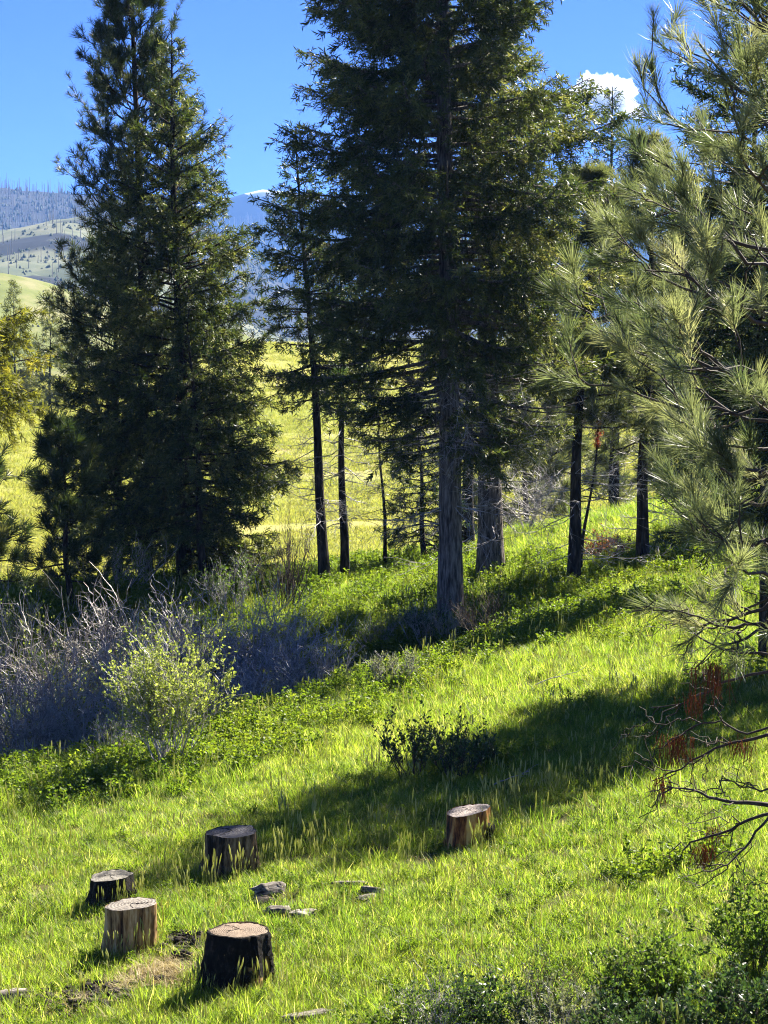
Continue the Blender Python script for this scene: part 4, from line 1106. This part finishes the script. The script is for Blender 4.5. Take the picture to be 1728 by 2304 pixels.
chunk('log_piece', 'upright-ended grey log piece in the grass past the charred stump', 608, 2018, .3, .10, .5, M['wood_grey'], 301, .7, .95, 'log')
chunk('rotten_log', 'crumbling dark log end beside the grey log piece', 586, 2040, .26, .075, .9, M['bark_dark'], 302, .6, .8, 'log')
chunk('wood_slab', 'low rounded grey wood slab behind the charred stump', 626, 2060, .22, .08, .1, M['wood_grey'], 303, .6, .7, 'wood')
chunk('wood_chip', 'small pale split of wood beside the low grey slab', 682, 2066, .2, .07, .15, M['wood_grey'], 304, .6, .7, 'wood')
chunk('broken_branch', 'dark broken branch lying in bright grass past the log pieces', 790, 2000, .32, .045, -.15, M['wood_grey'], 305, .8, .8, 'branch')
chunk('broken_branch', 'pale broken branch with a split end near the dark one', 838, 2010, .26, .045, -.35, M['wood_grey'], 306, .8, .8, 'branch')
chunk('broken_branch', 'short weathered branch stub lying across the dark one', 822, 2030, .24, .04, .6, M['wood_grey'], 307, .8, .8, 'branch')
chunk('driftwood_piece', 'bleached split limb at the edge of the bark litter', 14, 2255, .32, .08, .35, M['wood_grey'], 308, .7, .8, 'wood')
chunk('fallen_limb', 'bleached fallen limb below the charred stump', 690, 2296, .42, .05, .5, M['wood_grey'], 309, .8, .8, 'branch')
for px, py, L, az, sd, lab in ((720, 1620, .9, .6, 321, 'thin pale fallen stick on the sunny bank'), (1150, 1780, .5, -.6, 322, 'thin pale stick lying in the long shadow'), (1260, 1550, .8, .4, 323, 'thin grey stick lying in the upper shadow band'), (1465, 2180, .45, -.8, 324, 'thin straw coloured stick in the lower grass')):
    rng = np.random.default_rng(sd); c = gz(px, py); t = np.linspace(-.5, .5, 7)
    pts = np.stack([t * L * math.cos(az), t * L * math.sin(az) * .5, .05 + .22 * (t + .5) + rng.normal(0, .012, 7)], -1)
    g = Geo(); v, f = tubes(pts[None], taper(1, 7, .010, .004), 5); g.add(v, f)
    c1 = grow(pts[None], 4, .35, .7, rng, 4, .3, 1.0, .1); v, f = tubes(c1, taper(4, 4, .004, .002), 3); g.add(v, f)
    o = g.build('fallen_stick', M['twig_pale']); o.location = c; tag(o, lab, 'stick')

# ------------------------------------------------------------------ grass and ground cover (nobody could count it)
def scatter(name, pts, yaw, tilt, scl, idx, tint, temps):
    """one stuff object whose points carry small plant meshes"""
    n = len(pts)
    me = bpy.data.meshes.new(name)
    me.vertices.add(n); me.vertices.foreach_set('co', np.asarray(pts, np.float32).ravel())
    rot = np.stack([tilt[:, 0], tilt[:, 1], yaw], -1)
    for nm, ty, arr, key in (('rot', 'FLOAT_VECTOR', rot, 'vector'), ('scl', 'FLOAT', scl, 'value'), ('idx', 'INT', idx, 'value'), ('tint', 'FLOAT', tint, 'value')):
        a = me.attributes.new(nm, ty, 'POINT')
        a.data.foreach_set(key, np.asarray(arr, np.int32 if ty == 'INT' else np.float32).ravel())
    o = bpy.data.objects.new(name, me); COL.objects.link(o); tag(o, kind='stuff')
    ng = bpy.data.node_groups.new(name + '_nodes', 'GeometryNodeTree')
    ng.interface.new_socket('Geometry', in_out='INPUT', socket_type='NodeSocketGeometry')
    ng.interface.new_socket('Geometry', in_out='OUTPUT', socket_type='NodeSocketGeometry')
    N = ng.nodes; Lk = ng.links
    gi = N.new('NodeGroupInput'); go = N.new('NodeGroupOutput')
    g2i = N.new('GeometryNodeGeometryToInstance')
    for t in reversed(temps):
        oi = N.new('GeometryNodeObjectInfo'); oi.inputs[0].default_value = t
        Lk.new(oi.outputs['Geometry'], g2i.inputs[0])
    iop = N.new('GeometryNodeInstanceOnPoints')
    Lk.new(gi.outputs[0], iop.inputs['Points']); Lk.new(g2i.outputs[0], iop.inputs['Instance'])
    iop.inputs['Pick Instance'].default_value = True
    def attr(nm, ty):
        a = N.new('GeometryNodeInputNamedAttribute'); a.data_type = ty; a.inputs[0].default_value = nm
        return a.outputs[0]
    Lk.new(attr('idx', 'INT'), iop.inputs['Instance Index'])
    e2r = N.new('FunctionNodeEulerToRotation'); Lk.new(attr('rot', 'FLOAT_VECTOR'), e2r.inputs[0]); Lk.new(e2r.outputs[0], iop.inputs['Rotation'])
    Lk.new(attr('scl', 'FLOAT'), iop.inputs['Scale'])
    Lk.new(iop.outputs[0], go.inputs[0])
    md = o.modifiers.new('plants', 'NODES'); md.node_group = ng
    return o

def temp_obj(name, g, mat):
    V = np.concatenate(g.V); F = np.concatenate(g.F); A = np.concatenate(g.A)
    o = bpy.data.objects.new(name, raw_mesh(name, V, F, A)); o.data.materials.append(mat)
    return o

def blades(n, rad, h0, h1, w, seed, lean=.45):
    r = np.random.default_rng(seed); g = Geo()
    a = r.uniform(0, 6.283, n); q = np.sqrt(r.random(n)) * rad
    b = np.stack([q * np.cos(a), q * np.sin(a), np.full(n, -.03)], -1)
    h = r.uniform(h0, h1, n); az = r.uniform(0, 6.283, n); ln = r.uniform(.05, lean, n)
    d = np.stack([np.cos(az) * ln, np.sin(az) * ln, np.ones(n)], -1)
    s = np.stack([-np.sin(az + r.normal(0, .6, n)), np.cos(az), np.zeros(n)], -1) * (w * r.uniform(.6, 1.2, n) / 2)[:, None]
    bend = np.stack([np.cos(az), np.sin(az), np.full(n, -.25)], -1) * (h * ln * .9)[:, None]
    m1 = b + d * (h * .5)[:, None] + bend * .12; tip = b + d * h[:, None] + bend * .6
    V = np.stack([b - s * .8, b + s * .8, m1 + s, m1 - s, tip], 1).reshape(-1, 3)
    k = np.arange(n)[:, None] * 5
    F = np.concatenate([k + [0, 1, 2], k + [0, 2, 3], k + [3, 2, 4]])
    g.add(V, F, np.repeat(np.where(r.random(n) < .09, 1.9, np.clip(r.normal(.5, .28, n), 0, 1)), 5))
    return g

def forb(n, rad, h, ls, seed):
    r = np.random.default_rng(seed); g = Geo()
    ns = 9; az = r.uniform(0, 6.283, ns); q = np.sqrt(r.random(ns)) * rad
    tip = np.stack([q * np.cos(az), q * np.sin(az), h * r.uniform(.6, 1.0, ns) * (1 - .4 * (q / rad) ** 2)], -1)
    st = tip * [.35, .35, 0]
    si = r.integers(0, ns, n); t = r.uniform(.25, 1, n)[:, None]
    pos = st[si] * (1 - t) + tip[si] * t
    d = norm(r.normal(size=(n, 3)) * [1, 1, .5] + [0, 0, .35])
    stamp(g, *LEAF, pos, frames(d, r), ls * r.uniform(.6, 1.3, n), np.clip(r.normal(.5, .25, n), 0, 1))
    v, f = tubes(np.stack([st, tip], 1), taper(ns, 2, .003, .0015), 3); g.add(v, f, .2)
    return g

def stalks(n, rad, h, seed):
    r = np.random.default_rng(seed); g = Geo()
    a = r.uniform(0, 6.283, n); q = np.sqrt(r.random(n)) * rad
    b = np.stack([q * np.cos(a), q * np.sin(a), np.zeros(n)], -1)
    hh = h * r.uniform(.6, 1.1, n); tip = b + np.stack([r.normal(0, .1, n) * hh, r.normal(0, .1, n) * hh, hh], -1)
    mid = b * .3 + tip * .7; mid[:, 2] += .01
    v, f = tubes(np.stack([b, mid], 1), taper(n, 2, .0018, .0014), 3); g.add(v, f, .3)
    t = np.linspace(0, 1, 4)[None, :, None]
    hd = mid[:, None] * (1 - t) + tip[:, None] * t
    rr = np.tile(np.array([.002, .009, .0085, .0015]), (n, 1))
    v, f = tubes(hd, rr, 4); g.add(v, f, .8)
    return g

GR = [temp_obj('grass_clump', blades(70, .14, .04, .135, .0055, 400 + i, .9), M['grass']) for i in range(6)]
GT = [temp_obj('tall_grass_clump', blades(34, .13, .14, .34, .006, 420 + i, .7), M['grass']) for i in range(4)]
FB = [temp_obj('forb_clump', forb(120, .18, .30, .046, 440 + i), M['forb']) for i in range(5)]
SH = [temp_obj('seed_stalks', stalks(5, .09, .48, 460 + i), M['seed']) for i in range(4)]
SW = [temp_obj('straw_clump', blades(46, .14, .02, .085, .006, 480 + i, 2.6), M['straw']) for i in range(3)]
MT = [temp_obj('meadow_clump', blades(60, .55, .06, .22, .022, 490 + i, 1.1), M['meadow_tuft']) for i in range(4)]

rg = np.random.default_rng(500)
def field(n, y0, y1, side=3.0, power=1.0):
    y = y0 + (y1 - y0) * rg.random(n) ** power
    w = .172 * y + side
    x = rg.uniform(-1, 1, n) * w
    return x, y
def to_px(x, y, z):
    d = y * math.cos(PITCH) - (z - EYE) * math.sin(PITCH); v = y * math.sin(PITCH) + (z - EYE) * math.cos(PITCH)
    return 864 + FPX * x / d, 1152 - FPX * v / d
def clear_of_stumps(x, y, pad=1.0):
    ok = np.ones(len(x), bool)
    for c, rb in ST: ok &= np.hypot(x - c[0], y - c[1]) > rb * pad
    for c in WOOD: ok &= np.hypot(x - c[0], y - c[1] - .02) > .13 * pad
    return ok
saw = gz(362, 2196); lit = gz(195, 2252); lit2 = gz(425, 2126)
def bare(x, y):
    """0..1: worn spots by the stumps where little grass grows"""
    b_ = np.exp(-(((x - saw[0]) / .38) ** 2 + ((y - saw[1]) / .55) ** 2) ** 1.5)
    b_ = np.maximum(b_, .8 * np.exp(-(((x - lit[0]) / .42) ** 2 + ((y - lit[1]) / .3) ** 2) ** 1.5))
    b_ = np.maximum(b_, .8 * np.exp(-(((x - lit2[0]) / .22) ** 2 + ((y - lit2[1]) / .3) ** 2) ** 1.5))
    return np.maximum(b_, np.clip((fbm(x, y, 1.5, 7.7) - .38) * 2.2, 0, .75))
def put(name, x, y, keep, scl, temps, tint, tl=.12):
    x, y, scl, tint = x[keep], y[keep], scl[keep], tint[keep]
    n = len(x)
    z = H(x, y)
    return scatter(name, np.stack([x, y, z], -1), rg.uniform(0, 6.283, n), rg.normal(0, tl, (n, 2)), scl, rg.integers(0, len(temps), n), np.clip(tint, 0, 1), temps)

def patch_tint(x, y):
    return .50 + .26 * fbm(x, y, .55, 3.3) + .20 * fbm(x, y, 1.9, 8.1) + rg.normal(0, .12, len(x))

x, y = field(20000, 14, 30); b_ = bare(x, y)
put('grass', x, y, clear_of_stumps(x, y) & (rg.random(len(x)) > b_ * 1.1), rg.uniform(.75, 1.25, len(x)), GR, patch_tint(x, y))
x, y = field(26000, 29, 62); put('grass', x, y, np.ones(len(x), bool), rg.uniform(1.0, 1.7, len(x)), GR, patch_tint(x, y))
x, y = field(6500, 15, 58); d_ = fbm(x, y, .9, 6.6)
put('tall_grass', x, y, clear_of_stumps(x, y, 1.1) & (d_ > -.05) & (rg.random(len(x)) > bare(x, y) * 1.4), rg.uniform(.6, 1.1, len(x)) * (1 + .01 * (y - 20)), GT, patch_tint(x, y) - .08)
# leafy cover: thick on the bank lip over the gully, patchy elsewhere
x, y = field(16000, 15, 60); px_, py_ = to_px(x, y, H(x, y))
lipd = np.interp(px_, [-200, 0, 300, 450, 650, 850, 1000, 1150, 1800], [1860, 1850, 1830, 1800, 1740, 1650, 1580, 1490, 1350])
lip = np.clip((lipd - py_) / 60, 0, 1) * (py_ > 1250)
d_ = fbm(x, y, .7, 9.2) + .4 * fbm(x, y, 2.2, 1.2)
put('ground_cover', x, y, clear_of_stumps(x, y, 1.2) & (bare(x, y) < .15) & ((rg.random(len(x)) < lip * 1.0 * (d_ > -.7)) | ((d_ > .42) & (rg.random(len(x)) < .5) & ((py_ < 1880) | (px_ > 1350)))), rg.uniform(.7, 1.35, len(x)), FB, patch_tint(x, y) + .10 + .05 * d_)
x, y = field(5200, 15, 40)
put('ground_cover', x, y, clear_of_stumps(x, y, 1.1) & (bare(x, y) < .4), rg.uniform(.28, .55, len(x)), FB, patch_tint(x, y) - .1)
# seed heads
x, y = field(8200, 15.5, 46); px_, py_ = to_px(x, y, H(x, y))
edge = (np.abs(py_ - np.interp(px_, [350, 500, 700, 1000, 1250], [2010, 1985, 1935, 1885, 1790])) < 28) & (px_ > 330) & (px_ < 1300)
put('seed_grass', x, y, clear_of_stumps(x, y, 1.15) & ((edge & (rg.random(len(x)) < .9)) | (rg.random(len(x)) < .16)), rg.uniform(.55, 1.0, len(x)), SH, rg.random(len(x)), .1)
fx, fy = [], []
for c, rb in ST:       # stalks standing round the stumps
    a_ = rg.uniform(0, 6.283, 26); q_ = rb * rg.uniform(1.1, 1.6, 26); fx.append(c[0] + np.cos(a_) * q_); fy.append(c[1] + np.sin(a_) * q_)
x, y = np.concatenate(fx), np.concatenate(fy)
put('seed_grass', x, y, rg.random(len(x)) < .6, rg.uniform(.4, .75, len(x)), SH, rg.random(len(x)), .12)
put('tall_grass', x, y, rg.random(len(x)) < .5, rg.uniform(.4, .7, len(x)), GT, patch_tint(x, y))
# dry straw
x = np.r_[saw[0] + rg.normal(0, .2, 210), lit[0] + rg.normal(0, .3, 90), rg.uniform(-6, 8, 2600)]; y = np.r_[saw[1] + rg.normal(0, .3, 210), lit[1] + rg.normal(0, .2, 90), rg.uniform(16, 42, 2600)]
put('dry_straw', x, y, clear_of_stumps(x, y) & ((np.arange(len(x)) < 300) | (fbm(x, y, 1.5, 7.7) > .12)), rg.uniform(.6, 1.2, len(x)), SW, rg.random(len(x)), .2)
# meadow tufts beyond the swale
n = 34000
y = 66 * (3.9 ** rg.random(n)); x = rg.uniform(-1, 1, n) * (.19 * y + 6)
put('meadow_grass', x, y, fbm(x, y, .12, 2.2) > -.7, rg.uniform(.6, 1.4, n) * (y / 110) ** .5, MT, .5 + .3 * fbm(x, y, .1, 4.4) + rg.normal(0, .1, n))

# bark flakes by the stumps
g = Geo(); n = 260
cx = np.r_[lit[0] + rg.normal(0, .26, 150), lit2[0] + rg.normal(0, .14, 110)]; cy_ = np.r_[lit[1] + rg.normal(0, .2, 150), lit2[1] + rg.normal(0, .2, 110)]
pos = np.stack([cx, cy_, H(cx, cy_) + .03], -1)
BOX = (np.array([[-.5, -.3, -.1], [.5, -.22, -.1], [.45, .3, -.1], [-.4, .25, -.1], [-.45, -.25, .1], [.42, -.2, .12], [.4, .24, .1], [-.35, .2, .12]]), np.array([[4, 5, 6, 7], [0, 1, 5, 4], [1, 2, 6, 5], [2, 3, 7, 6], [3, 0, 4, 7], [3, 2, 1, 0]]))
dd = rg.normal(size=(n, 3)) * [1, 1, .25]
stamp(g, BOX[0], BOX[1], pos, frames(dd, rg, roll=False), rg.uniform(.04, .15, n), rg.random(n))
tag(g.build('bark_litter', M['bark_dark']), kind='stuff')

# ------------------------------------------------------------------ cloud and air
def cloud():
    yc = 6200.0
    m, nt, out = nodes_of('cloud_vapour')
    pv = nt.nodes.new('ShaderNodeVolumePrincipled')
    pv.inputs['Color'].default_value = (1, 1, 1, 1); pv.inputs['Anisotropy'].default_value = .35
    pv.inputs['Density'].default_value = .04
    nt.links.new(pv.outputs[0], out.inputs['Volume'])
    c0 = P(1352, 232, yc); k = mpp(yc)
    o = bpy.data.objects.new('cloud', None); 
    blobs = [(1300, 226, 34), (1335, 215, 38), (1372, 205, 36), (1398, 212, 30), (1350, 246, 34), (1310, 246, 26), (1385, 238, 30), (1418, 250, 18), (1432, 256, 12), (1280, 222, 20)]
    # star-shaped union of the blobs, broken up by noise
    import bmesh
    bm = bmesh.new(); bmesh.ops.create_icosphere(bm, subdivisions=6, radius=1.0)
    V = np.array([v.co[:] for v in bm.verts]); F = np.array([[v.index for v in f.verts] for f in bm.faces]); bm.free()
    cen = np.array([1352., 232.])
    C = np.array([[(bx - cen[0]) * k, dy, -(by - cen[1]) * k] for (bx, by, br), dy in zip(blobs, np.random.default_rng(3).normal(0, 18, len(blobs)))]); Rr = np.array([b[2] for b in blobs]) * k
    rad = np.full(len(V), 6.0)
    for c, r in zip(C, Rr):
        bq = V @ c; disc = bq ** 2 - (c @ c - r * r)
        t = np.where(disc > 0, bq + np.sqrt(np.maximum(disc, 0)), 0); rad = np.maximum(rad, t)
    nz = np.array([mnoise.fractal(Vector(v * r / 22.0), .9, 2.1, 5) for v, r in zip(V, rad)])
    V = V * (rad * (1 + .30 * nz))[:, None]
    me = raw_mesh('cloud', V + c0, F, None, True)
    o = bpy.data.objects.new('cloud', me); me.materials.append(m); COL.objects.link(o)
    tag(o, 'small puffy white cloud behind the far spire-topped fir', 'cloud')
cloud()

hm, nt, out = nodes_of('mountain_air')
pv = nt.nodes.new('ShaderNodeVolumePrincipled')
pv.inputs['Color'].default_value = (.20, .42, 1.0, 1); pv.inputs['Density'].default_value = HAZE = .00011
pv.inputs['Anisotropy'].default_value = .2
nt.links.new(pv.outputs[0], out.inputs['Volume'])
x0, x1, y0, y1, z0, z1 = -6600, 6600, -1600, 5700, ZB - 4.5, EYE + 440
V = [(x, y, z) for z in (z0, z1) for y in (y0, y1) for x in (x0, x1)]
me = raw_mesh('haze', V, [[0, 2, 3, 1], [4, 5, 7, 6], [0, 1, 5, 4], [1, 3, 7, 5], [3, 2, 6, 7], [2, 0, 4, 6]])
hz = bpy.data.objects.new('haze', me); me.materials.append(hm); COL.objects.link(hz); tag(hz, kind='stuff')
